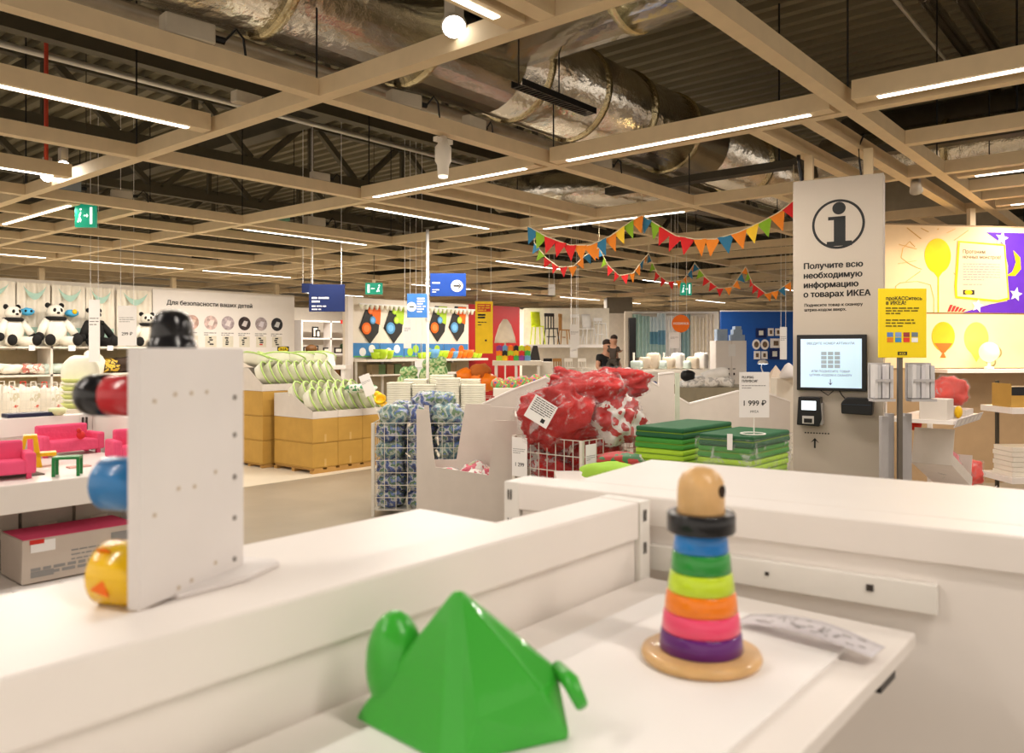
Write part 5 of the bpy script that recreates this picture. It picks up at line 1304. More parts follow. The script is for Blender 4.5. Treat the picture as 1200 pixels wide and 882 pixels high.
for i, (u, k) in enumerate(((430, 'lime green'), (436, 'lime green'), (439, 'white'), (444, 'lime green'), (484, 'lime green'), (489, 'lime green'), (497, 'sky blue'), (503, 'lime green'), (509, 'lime green'), (515, 'orange'), (521, 'sky blue'), (526, 'orange'), (532, 'orange'), (538, 'orange'), (545, 'lime green'), (550, 'lime green'))):
    o = inst('toy_bowl', mm[k], None, (bwx(u), BY-.35, 1.31), (0, 0, 0)); s = rr.uniform(1.0, 1.7); o.scale = (s, s, s*1.2); tag(o, k+' toy bowl on the shelf below the blue prints', 'bowl', k+' toy bowls on the bowl shelf')
def plush(name, u, v, d, m, l, s=.16):
    b = MB(); b.sph((0, 0, 0), (s, s*.7, s*1.1), 12, 10, .25, u); b.sph((0, -.02, s*1.3), (s*.7, s*.6, s*.65), 12, 8); o = b.build(name, m, None, True); o.location = at_d(u, v, d); tag(o, l, 'plush toy'); return o
for i, u in enumerate((428, 436, 446, 455, 505, 513, 520)):
    o = MB().box(-.12, .12, -.1, .1, 0, .26).build('kitchen_pack', mat('pack_brown%d' % (i % 2), [(.22, .16, .08), (.10, .16, .06)][i % 2], .6), bevel=.01); o.location = (bwx(u), BY-.3, .93 if u > 470 else .92); tag(o, 'small dark kitchen toy pack under the bowl shelf', 'package', 'kitchen toy packs')
b = MB(); b.box(bwx(422), bwx(462), BY-.5, BY-.10, .88, .915); tag(b.build('pack_shelf', CREAM), 'cream ledge carrying the kitchen toy packs', 'shelf')
for i, (u, v) in enumerate(((500, 440), (508, 439), (516, 437), (474, 449), (482, 448))):
    plush('leafy_plush', u, v, 12.0, patt('leaf_plush', [(.10, .25, .06), (.5, .6, .3), (.12, .3, .08), (.65, .65, .45)], 14), 'green leafy soft toy heaped behind the storage boxes' , .13)['group'] = 'green leafy soft toys'
for i, (u, v) in enumerate(((552, 447), (560, 445), (568, 450), (556, 455), (547, 440), (572, 446), (563, 435))):
    b = MB(); b.sph((0, 0, 0), (.2, .15, .12), 12, 8, .4, i); o = b.build('soft_toy', ORG if i % 3 else mat('rust_plush', (.45, .12, .02), .9), None, True); o.location = at_d(u, v, 13.0); tag(o, 'orange and rust soft toy heaped in the low bin by the red wall', 'plush toy', 'orange soft toys by the red wall')
cage('low white wire bin of orange soft toys by the red wall', at_d(549, 410, 12.6)-Vector((0, 0, CAMH)), RF, .75, .5, .80, 9, 6, 5)
for i in range(16):
    u = 583+i*5.0; v = 449+(i % 3)*2.5-i*.35
    b = MB(); b.sph((0, 0, 0), (.075, .07, .06), 10, 8, .3, i); o = b.build('bead_toy', patt('bead_mix', [(.05, .1, .3), (.6, .1, .05), (.1, .35, .1), (.7, .6, .1), (.1, .1, .1)], 20), None, True); o.location = at_d(u, v, 8.4); tag(o, 'multicoloured bead toy lying along the partition top', 'toy', 'bead toys along the partition')
b = MB(); p = at_d(578, 462, 8.2); b.box(0, .85, 0, .5, p.z-.02, p.z+.06); o = b.build('bead_tray', CREAM); o.location = (p.x, p.y, 0); o.rotation_euler = (0, 0, RF); tag(o, 'cream tray under the bead toys behind the partition', 'tray')
b = MB(); b.box(.1, .75, .1, .4, 0, p.z-.021); o = b.build('tray_stand', CARD); o.location = (p.x, p.y, 0); o.rotation_euler = (0, 0, RF); tag(o, 'cardboard stand carrying the bead toy tray', 'stand')
# brick toys on a white table by the red wall
t = thing('display_table', 'white display table with bright toy bricks in front of the red wall', 'table', at_d(577, 410, 15)*1, RF); t.location.z = 0; T0 = t.location.copy(); s15 = 15/FPX
zt = CAMH-(422.5-410)*s15
b = MB(); b.box(0, .92, 0, .6, zt-.09, zt); b.build('top', CREAM, t)
for x in (.04, .42, .84): b = MB(); b.box(x, x+.05, .05, .55, 0, zt-.09); b.build('leg', WHITEM, t)
rr = random.Random(2); bcol = [('lime', LIME), ('yellow', YEL), ('red', mat('brick_red', (.7, .03, .02), .4)), ('green', mat('brick_green', (.05, .4, .06), .4)), ('purple', mat('brick_purple', (.25, .05, .3), .4)), ('blue', SKY), ('orange', ORG), ('black', BLACK)]
for i in range(18):
    nm, m = bcol[i % 8]; b = MB(); b.box(-.06, .06, -.05, .05, 0, .09); b.cyl((0, 0, .09), (0, 0, .105), .025, n=8); o = b.build('toy_brick', m); o.location = T0 + RM @ Vector((.13+.105*(i % 6), .12+.03*(i//6), zt+.092*(i//6))); o.rotation_euler = (0, 0, RF); tag(o, nm+' toy brick piled on the white table by the red wall', 'toy brick', nm+' toy bricks')
b = MB(); b.prism([(0, 0), (.22, 0), (.16, .30), (.08, .30)], 0, .1); o = b.build('play_tent', mat('tent_dark', (.03, .025, .025), .8)); o.location = at_d(620, 423, 15.5); o.rotation_euler = (0, 0, RF); tag(o, 'small dark peaked play house on the brick table end', 'toy')
b = MB(); b.box(0, .6, 0, .5, 0, CAMH-(424-410)*15.6/FPX); o = b.build('side_table', CREAM); o.location = at_d(612, 410, 15.6); o.location.z = 0; o.rotation_euler = (0, 0, RF); tag(o, 'cream block table beside the brick table', 'table')
t = thing('floor_lamp', 'tall cream tulip lamp in front of the red wall', 'lamp', (at_d(592, 410, 19).x, at_d(592, 410, 19).y, 0))
b = MB(); b.lathe([(.16, 0), (.16, .03), (.02, .05)], 16); b.build('base', CREAM, t)
b = MB(); b.cyl((0, 0, .05), (0, 0, 1.75), .02, n=10); b.build('pole', CREAM, t)
b = MB(); b.lathe([(.26, 1.72), (.24, 1.85), (.14, 2.15), (.05, 2.28)], 18); b.build('shade', mat('shade_cream', (.84, .72, .56), .7), t, True)
# display chairs on the shelf
def chair(u, v, d, m, l, h=.85, seat=.45, w=.28, shell=False, rz=.4, folding=False):
    p = at_d(u, v, d); t = thing('display_chair', l, 'chair', p, RF+rz)
    b = MB(); b.box(-w/2, w/2, -w/2, w/2, seat-.03, seat); b.build('seat', m, t, bevel=.01)
    b = MB()
    if shell: b.sheet(lambda a, c: ((a-.5)*w, w/2-.02+.06*c-.05*math.sin(PI*a), seat+(h-seat)*c), 8, 5)
    else:
        b.box(-w/2, w/2, w/2-.03, w/2, h-.09, h)
        for x in (-w*.45, -w*.15, w*.15, w*.41): b.box(x, x+.025, w/2-.03, w/2-.005, seat, h-.09)
    b.build('backrest', m, t, shell, thick=.02 if shell else 0)
    for sx_ in (-1, 1):
        for sy_ in (-1, 1):
            b = MB(); b.tube([(sx_*w*.42, sy_*w*.42, seat-.03), (sx_*w*.56, sy_*w*.56, 0)], .016, 6); b.build('leg', m, t)
    if not shell: b = MB(); b.box(-w*.46, w*.46, -.012, .012, seat*.45, seat*.45+.025); b.build('stretcher', m, t)
CBLK = mat('chair_black', (.02, .017, .015), .5); CWD = mat('chair_wood', (.45, .22, .06), .5); CYL = mat('chair_lime', (.68, .78, .02), .4); CWH = mat('chair_white', (.82, .80, .76), .4)
SD = 22.5
zs = CAMH-(403.5-410)*SD/FPX
for u, m, l, kw in ((630, CYL, 'lime yellow shell chair on the high display shelf', dict(shell=True, h=.92, seat=.52)), (646, CBLK, 'black slatted high chair on the high display shelf', dict(h=.88, seat=.46, w=.30)), (661, CWD, 'brown wooden folding chair on the high display shelf', dict(h=.86, seat=.42, w=.26, rz=1.2)), (676, CWH, 'white slatted chair behind the hanging tag on the high shelf', dict(h=.85)), (690, CWH, 'white rounded shell chair on the high shelf', dict(h=.85, shell=True)), (703, CWH, 'white chair with tall legs at the end of the high shelf', dict(h=.75, seat=.6))):
    chair(u, 403.5, SD, m, l, **kw)
p = at_d(618, 404, SD); t = thing('shelf_unit', 'long white shelf carrying the display chairs', 'shelf unit', (p.x, p.y, 0), RF)
b = MB(); b.box(-.1, 2.35, -.35, .45, zs-.09, zs-.002); b.build('shelf', WHITE, t)
zl = CAMH-(441-410)*SD/FPX
b = MB(); b.box(-.1, 2.35, -.35, .45, zl-.09, zl-.002); b.build('shelf', WHITE, t)
b = MB(); b.box(-.1, 2.35, .46, .50, 0, 2.75); b.build('back_panel', mat('chair_wall', (.84, .78, .66)), t)
for x in (-.08, 2.29): b = MB(); b.box(x, x+.05, .40, .45, 0, zs-.1); b.build('upright', WHITEM, t)
for u, m, l in ((644, CBLK, 'black slatted chair on the low display shelf'), (655, CWD, 'brown wooden chair on the low display shelf'), (668, CREAM, 'cream chair on the low display shelf'), (684, CREAM, 'cream slatted chair at the end of the low display shelf')):
    chair(u, 440.8, SD-.1, m, l, h=.5, seat=.25, w=.26)
# frame shelves beyond the safety panel
FYY = 20.9; fx = lambda u: at_y(u, 400, FYY).x; fz = lambda v: at_y(375, v, FYY).z
t = thing('bookcase', 'white bookcase with picture frames and wood-lined cubes beyond the safety panel', 'shelf unit', (0, 0, 0))
for v in (376, 396, 414, 431, 452): b = MB(); b.box(fx(347), fx(404), FYY-.35, FYY, fz(v)-.05, fz(v)); b.build('shelf', WHITE, t)
for u in (346, 380, 404): b = MB(); b.box(fx(u)-.03, fx(u)+.03, FYY-.35, FYY, 0, fz(376)); b.build('side_panel', WHITE, t)
BRW = mat('walnut', (.16, .07, .02), .5)
for u0, u1 in ((376, 390), (392, 403)): b = MB(); b.box(fx(u0), fx(u1), FYY-.34, FYY-.02, fz(451), fz(433)); b.build('cube_lining', BRW, t)
for i, (u, v, w, h) in enumerate(((364, 395.8, .22, .34), (366.5, 395.8, .16, .24), (353, 413.8, .18, .2), (364, 413.8, .22, .24), (378, 413.8, .3, .18), (391, 413.8, .3, .18))):
    t = thing('picture_frame', ('dark picture frame standing highest in the bookcase', 'small dark frame leaning in front of the highest frame', 'small dark frame on the lower bookcase board', 'dark frame beside the round brown vase', 'thin dark frame on the bookcase board', 'thin dark frame at the bookcase end')[i], 'picture frame', (fx(u), FYY-.25-.03*(i == 1), fz(v)))
    b = MB(); b.box(-w/2, w/2, 0, .03, 0, h); b.build('border', BLACK, t)
    b = MB(); b.box(-w/2+.04, w/2-.04, -.003, .0, .04, h-.04); b.build('picture', CREAM, t)
b = MB(); b.sph((fx(358), FYY-.3, fz(413.8)+.13), (.2, .15, .14), 14, 10); tag(b.build('round_vase', BRW, None, True), 'round dark brown vase between the small frames', 'vase')
t = thing('topiary', 'small dark round topiary ball in the bookcase', 'plant', (fx(396), FYY-.25, fz(413.8)))
b = MB(); b.cyl((0, 0, 0), (0, 0, .16), .015, n=8); b.build('stem', BRW, t)
b = MB(); b.sph((0, 0, .22), .09, 12, 10, .25, 3); b.build('foliage', mat('dark_leaf', (.03, .05, .02), .9), t, True)
b = MB(); b.box(0, .5, 0, .02, 0, .12); o = b.build('red_pennant', mat('red_print', (.6, .03, .02))); o.location = (fx(391), FYY-.37, fz(379)); tag(o, 'red strip at the top corner of the bookcase', 'trim')
t = thing('counter', 'white service counter with a card on it in front of the bookcase', 'counter', at_d(338, 410, 12.3)*1, RF); t.location.z = 0; s12 = 12.3/FPX; C0_ = t.location.copy()
zc = CAMH-(428-410)*s12
b = MB(); b.box(0, .88, 0, .4, zc-.06, zc); b.build('top', WHITE, t)
for x in (.02, .36, .80): b = MB(); b.box(x, x+.06, .02, .38, 0, zc-.06); b.build('leg', WHITEM, t)
b = MB(); b.box(.42, .66, -.006, -.001, zc-.05, zc-.005); b.build('price_strip', WHITEP, t)
b = MB(); b.prism([(0, 0), (.36, 0), (.33, .17), (.02, .17)], 0, .05); o = b.build('till_card', WHITEP); o.location = C0_ + RM @ Vector((.33, .12, zc)); o.rotation_euler = (0, 0, RF); tag(o, 'white folded card standing on the service counter', 'card')
for i in range(3): tub(tuple(C0_ + RM @ Vector((.12+.17*i, .2, zc+.02))), (.25*i, .1, i), 'white plastic tub lying on the service counter', 'tubs on the service counter')

# ================================================================== RIGHT BACK: PILLAR, CURTAINS, BLUE WALL, PERSON
t = thing('pillar', 'square grey pillar with a dark band behind the two people', 'pillar', at_d(712, 410, 25)*1, RF); t.location.z = 0; s25 = 25/FPX
b = MB(); b.box(0, 29*s25, 0, .8, 0, CAMH+43*s25); b.build('shaft', mat('pillar_grey', (.62, .58, .52), .7), t)
b = MB(); b.box(-.02, 29*s25, -.02, .8, CAMH+43.2*s25, 3.19); b.build('band', mat('pillar_band', (.14, .12, .09), .7), t)
CD = 24.0; sC = CD/FPX; cur0 = at_d(738, 410, CD); cur0.z = 0
b = MB(); b.box(-.1, 108*sC, .35, .45, 0, CAMH+46*sC); o = struct(b.build('wall_curtains', CW)); o.location = cur0; o.rotation_euler = (0, 0, RF)
b = MB(); b.box(0, 8*sC, .1, .3, 0, CAMH+38*sC); o = b.build('doorway_surround', BLACK); o.location = cur0; o.rotation_euler = (0, 0, RF); tag(o, 'dark upright frame at the edge of the curtain display', 'frame')
t = thing('curtain_rail', 'white rail carrying the curtain samples', 'rail', cur0, RF)
b = MB(); b.cyl((.1, .2, CAMH+44*sC), (104*sC, .2, CAMH+44*sC), .025, n=8); b.build('rail', WHITEM, t)
cc_ = [('mint', (.45, .62, .55)), ('mint', (.42, .58, .55)), ('blue green banded', (.14, .32, .42)), ('pale blue banded', (.18, .36, .48)), ('white', (.80, .78, .74)), ('white', (.76, .72, .68)), ('teal', (.30, .44, .44)), ('cream', (.82, .74, .60)), ('ivory', (.80, .72, .58)), ('ivory', (.82, .74, .62))]
for i, (nm, c) in enumerate(cc_):
    x0 = (4+i*9.6)*sC; w = 10.5*sC; lo = CAMH-(9+3*(i % 2))*sC; hi = CAMH+(42-2*(i % 3))*sC
    t = thing('curtain_sample', nm+' curtain sample hanging on the rail', 'curtain', cur0 + RM @ Vector((x0, .15, 0)), RF, nm+' curtain samples')
    b = MB(); b.sheet(lambda a, k: (a*w, .05*math.sin(a*PI*5+i), lo+(hi-lo)*k), 16, 5); b.build('cloth', mat('curtain_%d' % i, c, .8), t, True)
    if 'banded' in nm:
        b = MB(); b.sheet(lambda a, k: (a*w, -.02+.05*math.sin(a*PI*5+i), hi-.35*(hi-lo)+.37*(hi-lo)*k), 16, 2); b.build('band', mat('curtain_band_light', (.62, .72, .74), .8), t, True)
        b = MB(); b.sheet(lambda a, k: (a*w, -.02+.05*math.sin(a*PI*5+i), lo+.34*(hi-lo)*k), 16, 2); b.build('band', mat('curtain_band_mint', (.40, .56, .54), .8), t, True)
# blue wall with frames
BD = 21.0; sB = BD/FPX; bl0 = at_d(845, 410, BD); bl0.z = 0
b = MB(); b.box(0, 92*sB, 0, .12, 0, CAMH+45*sB); o = struct(b.build('wall_blue', mat('blue_paint', (.012, .085, .36), .5, var=.03))); o.location = bl0; o.rotation_euler = (0, 0, RF)
b = MB(); b.box(0, 92*sB, -.01, .13, CAMH+45*sB+.001, CAMH+46.5*sB); o = struct(b.build('trim_3', WHITE)); o.location = bl0; o.rotation_euler = (0, 0, RF)
frm = [(891.5, 390, 12, 11, 'navy'), (903, 389, 6.5, 9, 'cream'), (911.5, 389, 6.5, 8.5, 'cream'), (886, 403.5, 9, 12, 'oval'), (896, 403.5, 9.5, 12, 'oval'), (909, 402, 13, 11, 'cream'), (887, 416, 7.5, 9.5, 'cream'), (895.5, 416, 7, 9, 'cream'), (907.5, 414.5, 12.5, 12.5, 'navy')]
PIC = mat('frame_picture', (.16, .10, .06), .6, var=.5, scale=20)
for i, (u, v, w, h, k) in enumerate(frm):
    p = bl0 + RM @ Vector(((u-845)*sB, -.03, CAMH-(v-410)*sB)); W_, H_ = w*sB, h*sB
    nm = {'navy': 'square navy frame', 'cream': 'cream frame', 'oval': 'oval white frame'}[k]
    t = thing('picture_frame', nm+' hung on the blue wall', 'picture frame', p, RF, nm+'s on the blue wall')
    b = MB()
    if k == 'oval': disc(b, 0, 0, W_/2, 0, 24, .025, 1, H_/W_)
    else: b.box(-W_/2, W_/2, 0, .025, -H_/2, H_/2)
    b.build('border', NAVY if k == 'navy' else WHITE, t)
    b = MB()
    if k == 'oval': disc(b, 0, 0, W_*.3, -.004, 20, .003, 1, H_/W_)
    else: b.box(-W_*.22, W_*.22, -.004, -.001, -H_*.25, H_*.25)
    b.build('picture', PIC if k != 'navy' else mat('white_motif', (.7, .68, .62), .6), t)
# white wardrobe with blue boxes
KD = 18.0; sK = KD/FPX; p = at_d(839, 410, KD); p.z = 0
t = thing('wardrobe', 'white two-door wardrobe with small handles before the blue wall', 'wardrobe', p, RF); KW = 36*sK; KH = CAMH+11*sK
b = MB(); b.box(0, KW, .02, .55, 0, KH); b.build('carcass', WHITE, t)
for k in (0, 1): b = MB(); b.box(.01+k*KW/2, KW/2-.005+k*KW/2, 0, .019, CAMH-25*sK, KH-.01); d_ = b.build('door', WHITE, t); b = MB(); b.cbox((KW/2-.06+.12*k, -.01, CAMH-22*sK), (.05, .02, .02)); b.build('handle', BLACK, d_)
for k in (0, 1): b = MB(); b.box(.01+k*KW/2, KW/2-.005+k*KW/2, 0, .019, CAMH-44*sK, CAMH-25.8*sK); d_ = b.build('drawer', WHITE, t); b = MB(); b.cbox((KW/2-.06+.12*k, -.01, CAMH-28*sK), (.03, .02, .05)); b.build('handle', BLACK, d_)
b = MB(); b.box(.28, .44, -.003, 0, KH-.35, KH-.08); b.build('notice', WHITEP, t)
LB = mat('box_lightblue', (.36, .46, .60), .6)
for i, (x, w, h, y0, l) in enumerate(((.05, .24, .26, 0, 'light blue storage box on the wardrobe'), (.38, .30, .13, 0, 'wide light blue box at the wardrobe edge'), (.42, .2, .12, .132, 'small light blue box stacked on the wide box'), (.46, .14, .07, .254, 'topmost tiny light blue box'))):
    t2_ = carton('storage_box', l, 'storage box', p + RM @ Vector((x, .1, KH+y0+.001)), (w, .25, h), RF, LB)
# bed / table under grey cloth
GD = 14.0; sG = GD/FPX; p = at_d(795, 410, GD); p.z = 0
t = thing('display_bed', 'bed draped in grey-green cloth behind the dipping partition', 'bed', p, RF)
b = MB(); b.box(0, 140*sG, .05, 1.4, .1, CAMH-45*sG); b.build('frame', mat('bed_base', (.35, .30, .22), .8), t)
GC = mat('grey_green_cloth', (.30, .26, .18), .9, bump=.4, bscale=5)
b = MB(); b.sheet(lambda a, c: (a*140*sG, .0+.05*math.sin(a*40+c*2)*(1-c), .1+(CAMH-44*sG-.1)*c), 60, 6); b.build('drape', GC, t, True)
b = MB(); b.box(0, 140*sG, .0, 1.4, CAMH-45*sG+.001, CAMH-44*sG); b.build('cover', GC, t)
def pillow(u, v, d, sz, m, l, seed, group=None):
    b = MB(); b.sph((0, 0, 0), sz, 18, 10, .25, seed, pw=.7); o = b.build('pillow', m, None, True); o.location = at_d(u, v, d); o.rotation_euler = (.1, .2*(seed % 3-1), RF); tag(o, l, 'pillow', group)
WP = patt('pillow_print', [(.62, .58, .52), (.80, .77, .72), (.5, .48, .45), (.82, .79, .74)], 9)
for i, (u, v, sz, m) in enumerate(((812, 449, (.26, .18, .08), WP), (828, 447, (.26, .18, .10), WP), (845, 446, (.24, .18, .10), WP), (838, 438, (.24, .18, .09), mat('pillow_white', (.8, .77, .72), .8)), (806, 440, (.12, .1, .10), BLACK))):
    pillow(u, v, 14.3, sz, m, ('printed white pillow lying on the grey bed', 'printed white pillow by the wardrobe foot', 'printed pillow pressed against the wardrobe', 'plain white pillow on top of the printed ones', 'small black cushion at the bed end')[i], i)
t = thing('textile_shelf', 'white shelf of folded textiles under the curtain samples', 'shelf unit', at_d(745, 410, 20)*1, RF); t.location.z = 0; s20 = 20/FPX; q0 = t.location.copy()
for v in (433, 452): b = MB(); b.box(0, 90*s20, 0, .5, CAMH-(v-410)*s20-.06, CAMH-(v-410)*s20); b.build('shelf', CREAM, t)
for x in (.0, 36*s20, 88*s20): b = MB(); b.box(x, x+.04, .4, .5, 0, CAMH-3*s20); b.build('upright', CREAM, t)
for i in range(9):
    u = 749+i*9.4; b = MB(); b.sph((0, 0, 0), (.13, .16, .10+.05*(i % 3)), 14, 10, .15, i, pw=.4); o = b.build('folded_textile', [mat('tx_mint', (.62, .72, .66), .8), mat('tx_tan', (.62, .52, .40), .8), mat('tx_white', (.80, .76, .70), .8)][i % 3 if i > 2 else (0 if i == 0 else 1)], None, True); o.location = q0 + RM @ Vector(((u-745)*s20, .2, CAMH-23*s20+.12+.05*(i % 3))); tag(o, 'folded towel or bedding pile on the textile shelf', 'textile', 'folded textiles on the shelf')
b = MB(); b.sph((0, 0, 0), (.2, .1, .06), 12, 8, .3); o = b.build('blue_bow', mat('blue_bow', (.04, .08, .35), .6), None, True); o.location = q0 + RM @ Vector((20*s20, .15, CAMH-42*s20+.06)); tag(o, 'small blue knotted cloth on the shelf below the curtains', 'cloth')
t = thing('desk_lamp', 'small white glowing lamp in front of the blue wall', 'lamp', at_d(894, 437, 17.5))
b = MB(); b.box(-.05, .05, -.05, .05, -.0, .02); b.build('base', WHITE, t)
b = MB(); b.tube([(0, 0, .02), (-.09, 0, .12), (-.05, 0, .22)], .012, 6); b.build('arm', WHITE, t)
b = MB(); b.lathe([(.12, .2), (.10, .26), (.04, .29)], 14); b.build('shade', WHITE, t, True)
b = MB(); b.lathe([(.09, .196), (.09, .2)], 14); b.build('bulb', glow('desk_bulb', (.8, .92, 1), 6), t)
b = MB(); b.box(0, .9, 0, .6, 0, CAMH-27.2*17.5/FPX); o = b.build('lamp_table', CREAM); o.location = at_d(880, 410, 17.4); o.location.z = 0; o.rotation_euler = (0, 0, RF); tag(o, 'cream table carrying the small glowing lamp', 'table')
t = thing('play_tent', 'cream peaked play tent behind the price stand', 'tent', at_d(912, 410, 13.2)*1, RF); t.location.z = 0
b = MB(); b.add([(-.22, 0, .85), (.30, 0, .85), (.30, .5, .85), (-.22, .5, .85), (.04, .25, 1.30)], [(0, 1, 4), (1, 2, 4), (2, 3, 4), (3, 0, 4), (3, 2, 1, 0)]); b.build('cloth', mat('tent_peach', (.76, .64, .52), .8), t)
b = MB(); b.box(-.22, .30, 0, .5, 0, .849); b.build('stand', CREAM, t)
b = MB(); b.lathe([(.12, 0), (.13, .04), (.10, .12), (.05, .2), (.01, .23)], 16); o = b.build('plush_hood', mat('pale_plush', (.72, .68, .66), .9), None, True); o.location = at_d(924, 443, 12); tag(o, 'small pale hooded plush beside the information column', 'plush toy')
b = MB(); b.box(-.15, .3, 0, .3, 0, CAMH-33.2*12/FPX); o = b.build('low_plinth', CREAM); o.location = at_d(922, 410, 12); o.location.z = 0; o.rotation_euler = (0, 0, RF); tag(o, 'cream plinth under the hooded plush', 'plinth')
b = MB(); b.box(-.15, .75, -.1, .4, 0, .93); o = b.build('low_plinth', CREAM); o.location = at_d(472, 410, 12.0); o.location.z = 0; o.rotation_euler = (0, 0, RF); tag(o, 'cream plinth under the green leafy soft toys', 'plinth')
# ================================================================== TWO PEOPLE
SKIN = mat('skin_tone', (.46, .24, .15), .6); SHIRT = mat('black_shirt', (.012, .011, .011), .85); PANT = mat('dark_trousers', (.05, .04, .03), .85); KIDT = mat('child_clothes', (.06, .045, .035), .85); HAIR = mat('dark_hair', (.03, .016, .010), .7)
def skin_mesh(name, verts, edges, radii, m, parent, root=0, sub=2):
    me = bpy.data.meshes.new(name); me.from_pydata(verts, edges, []); me.update(); me.materials.append(m)
    o = bpy.data.objects.new(name, me); COL.objects.link(o); o.parent = parent
    md = o.modifiers.new('skin', 'SKIN'); md.use_smooth_shade = True
    for i, r in enumerate(radii):
        sv = me.skin_vertices[0].data[i]; sv.radius = (r, r) if not isinstance(r, tuple) else r; sv.use_root = i == root
    s = o.modifiers.new('sub', 'SUBSURF'); s.levels = sub; s.render_levels = sub
    return o
mp = at_d(712, 410, 17.4); mp.z = 0
t = thing('person', 'person in a black T-shirt and dark cap hair carrying a small child', 'person', mp, RF+.35)
V = [(0, 0, .95), (0, .01, 1.15), (0, .02, 1.38), (0, .01, 1.50), (0, -.01, 1.60), (0, -.015, 1.70),
     (-.19, .02, 1.40), (-.26, -.04, 1.16), (-.10, -.26, 1.10), (.02, -.31, 1.12),
     (.19, .02, 1.40), (.27, -.06, 1.18), (.20, -.28, 1.12), (.12, -.33, 1.13),
     (-.10, 0, .90), (-.11, -.01, .50), (-.11, .02, .09), (-.12, -.14, .05),
     (.10, 0, .90), (.12, -.03, .50), (.12, .02, .09), (.13, -.14, .05)]
E_ = [(0, 1), (1, 2), (2, 3), (3, 4), (4, 5), (2, 6), (6, 7), (7, 8), (8, 9), (2, 10), (10, 11), (11, 12), (12, 13), (0, 14), (14, 15), (15, 16), (16, 17), (0, 18), (18, 19), (19, 20), (20, 21)]
R_ = [(.16, .12), (.15, .11), (.18, .12), .075, (.12, .13), (.105, .12), .065, .05, .038, .042, .065, .05, .038, .042, .095, .065, .042, .04, .095, .065, .042, .04]
skin_mesh('body', V, E_, R_, SKIN, t)
skin_mesh('t_shirt', [V[0], V[1], V[2], V[6], (-.235, -.015, 1.26), V[10], (.24, -.02, 1.27)], [(0, 1), (1, 2), (2, 3), (3, 4), (2, 5), (5, 6)], [(.19, .15), (.18, .14), (.205, .145), .088, .075, .088, .075], SHIRT, t)
skin_mesh('trousers', [(0, 0, .96), V[14], V[15], (-.11, .02, .12), V[18], V[19], (.12, .02, .12)], [(0, 1), (1, 2), (2, 3), (0, 4), (4, 5), (5, 6)], [(.175, .14), .115, .085, .07, .115, .085, .07], PANT, t)
b = MB(); b.sph((0, .030, 1.705), (.100, .105, .085), 16, 10, .06, 3); b.build('hair', HAIR, t, True)
for s_ in (-1, 1): b = MB(); b.sph((s_*.04, -.125, 1.635), (.03, .012, .018), 10, 6); b.build('glasses', BLACK, t, True)
b = MB(); b.sph((0, -.125, 1.61), (.016, .022, .022), 8, 6); b.build('nose', SKIN, t, True)
b = MB(); b.box(-.03, .03, -.118, -.108, 1.563, 1.57); b.build('mouth', mat('lip_tone', (.3, .1, .08), .6), t)
for s_ in (-1, 1):
    b = MB(); c = Vector(V[9] if s_ < 0 else V[13]); 
    for k in range(4): b.tube([c + Vector((s_*-.01, -.02, .02-.016*k)), c + Vector((s_*-.05, -.045, .02-.016*k)), c + Vector((s_*-.075, -.03, .015-.016*k))], [.010, .009, .007], 6)
    b.tube([c + Vector((0, .01, .03)), c + Vector((s_*-.03, .0, .055))], [.010, .008], 6); b.build('hand', SKIN, t, True)
t = thing('person', 'small child in dark clothes carried on an arm, facing back', 'person', mp + RM @ Vector((.10, -.26, .42)), RF-.5); t.scale = (.8,)*3
V = [(0, 0, 1.16), (0, .01, 1.30), (0, .01, 1.45), (0, .0, 1.55), (0, -.01, 1.64), (0, -.015, 1.735),
     (-.11, .0, 1.46), (-.17, .04, 1.36), (-.14, .12, 1.40), (.11, .0, 1.46), (.17, -.02, 1.36), (.19, .08, 1.40),
     (-.07, 0, 1.12), (-.11, -.12, 1.02), (-.12, -.06, .84), (-.12, -.12, .80), (.07, 0, 1.12), (.13, -.12, 1.00), (.14, -.06, .82), (.15, -.12, .78)]
E_ = [(0, 1), (1, 2), (2, 3), (3, 4), (4, 5), (2, 6), (6, 7), (7, 8), (2, 9), (9, 10), (10, 11), (0, 12), (12, 13), (13, 14), (14, 15), (0, 16), (16, 17), (17, 18), (18, 19)]
R_ = [(.11, .09), (.105, .085), (.11, .085), .06, (.118, .125), (.10, .115), .045, .035, .03, .045, .035, .03, .065, .055, .035, .032, .065, .055, .035, .032]
skin_mesh('body', V, E_, R_, SKIN, t)
skin_mesh('jacket', [(0, 0, 1.10), V[1], V[2], V[6], V[7], V[9], V[10]], [(0, 1), (1, 2), (2, 3), (3, 4), (2, 5), (5, 6)], [(.13, .11), (.125, .105), (.13, .105), .062, .05, .062, .05], KIDT, t)
skin_mesh('trousers', [V[0], V[12], V[13], V[14], V[16], V[17], V[18]], [(0, 1), (1, 2), (2, 3), (0, 4), (4, 5), (5, 6)], [(.125, .105), .082, .072, .055, .082, .072, .055], PANT, t)
b = MB(); b.sph((0, .028, 1.745), (.096, .098, .082), 14, 10, .06, 5); b.build('hair', HAIR, t, True)
for s_ in (-1, 1): b = MB(); b.sph((s_*.03, -.10, 1.67), (.010, .006, .008), 8, 6); b.build('eye', BLACK, t, True)
b = MB(); b.sph((0, -.105, 1.645), (.011, .014, .012), 8, 6); b.build('nose', SKIN, t, True)
for k in (8, 11):
    b = MB(); c = Vector(V[k])
    for j in range(4): b.tube([c, c + Vector((.01*(j-1.5), .045, .005))], [.010, .006], 6)
    b.tube([c, c + Vector((.03, .02, .015))], [.010, .006], 6); b.build('hand', SKIN, t, True)

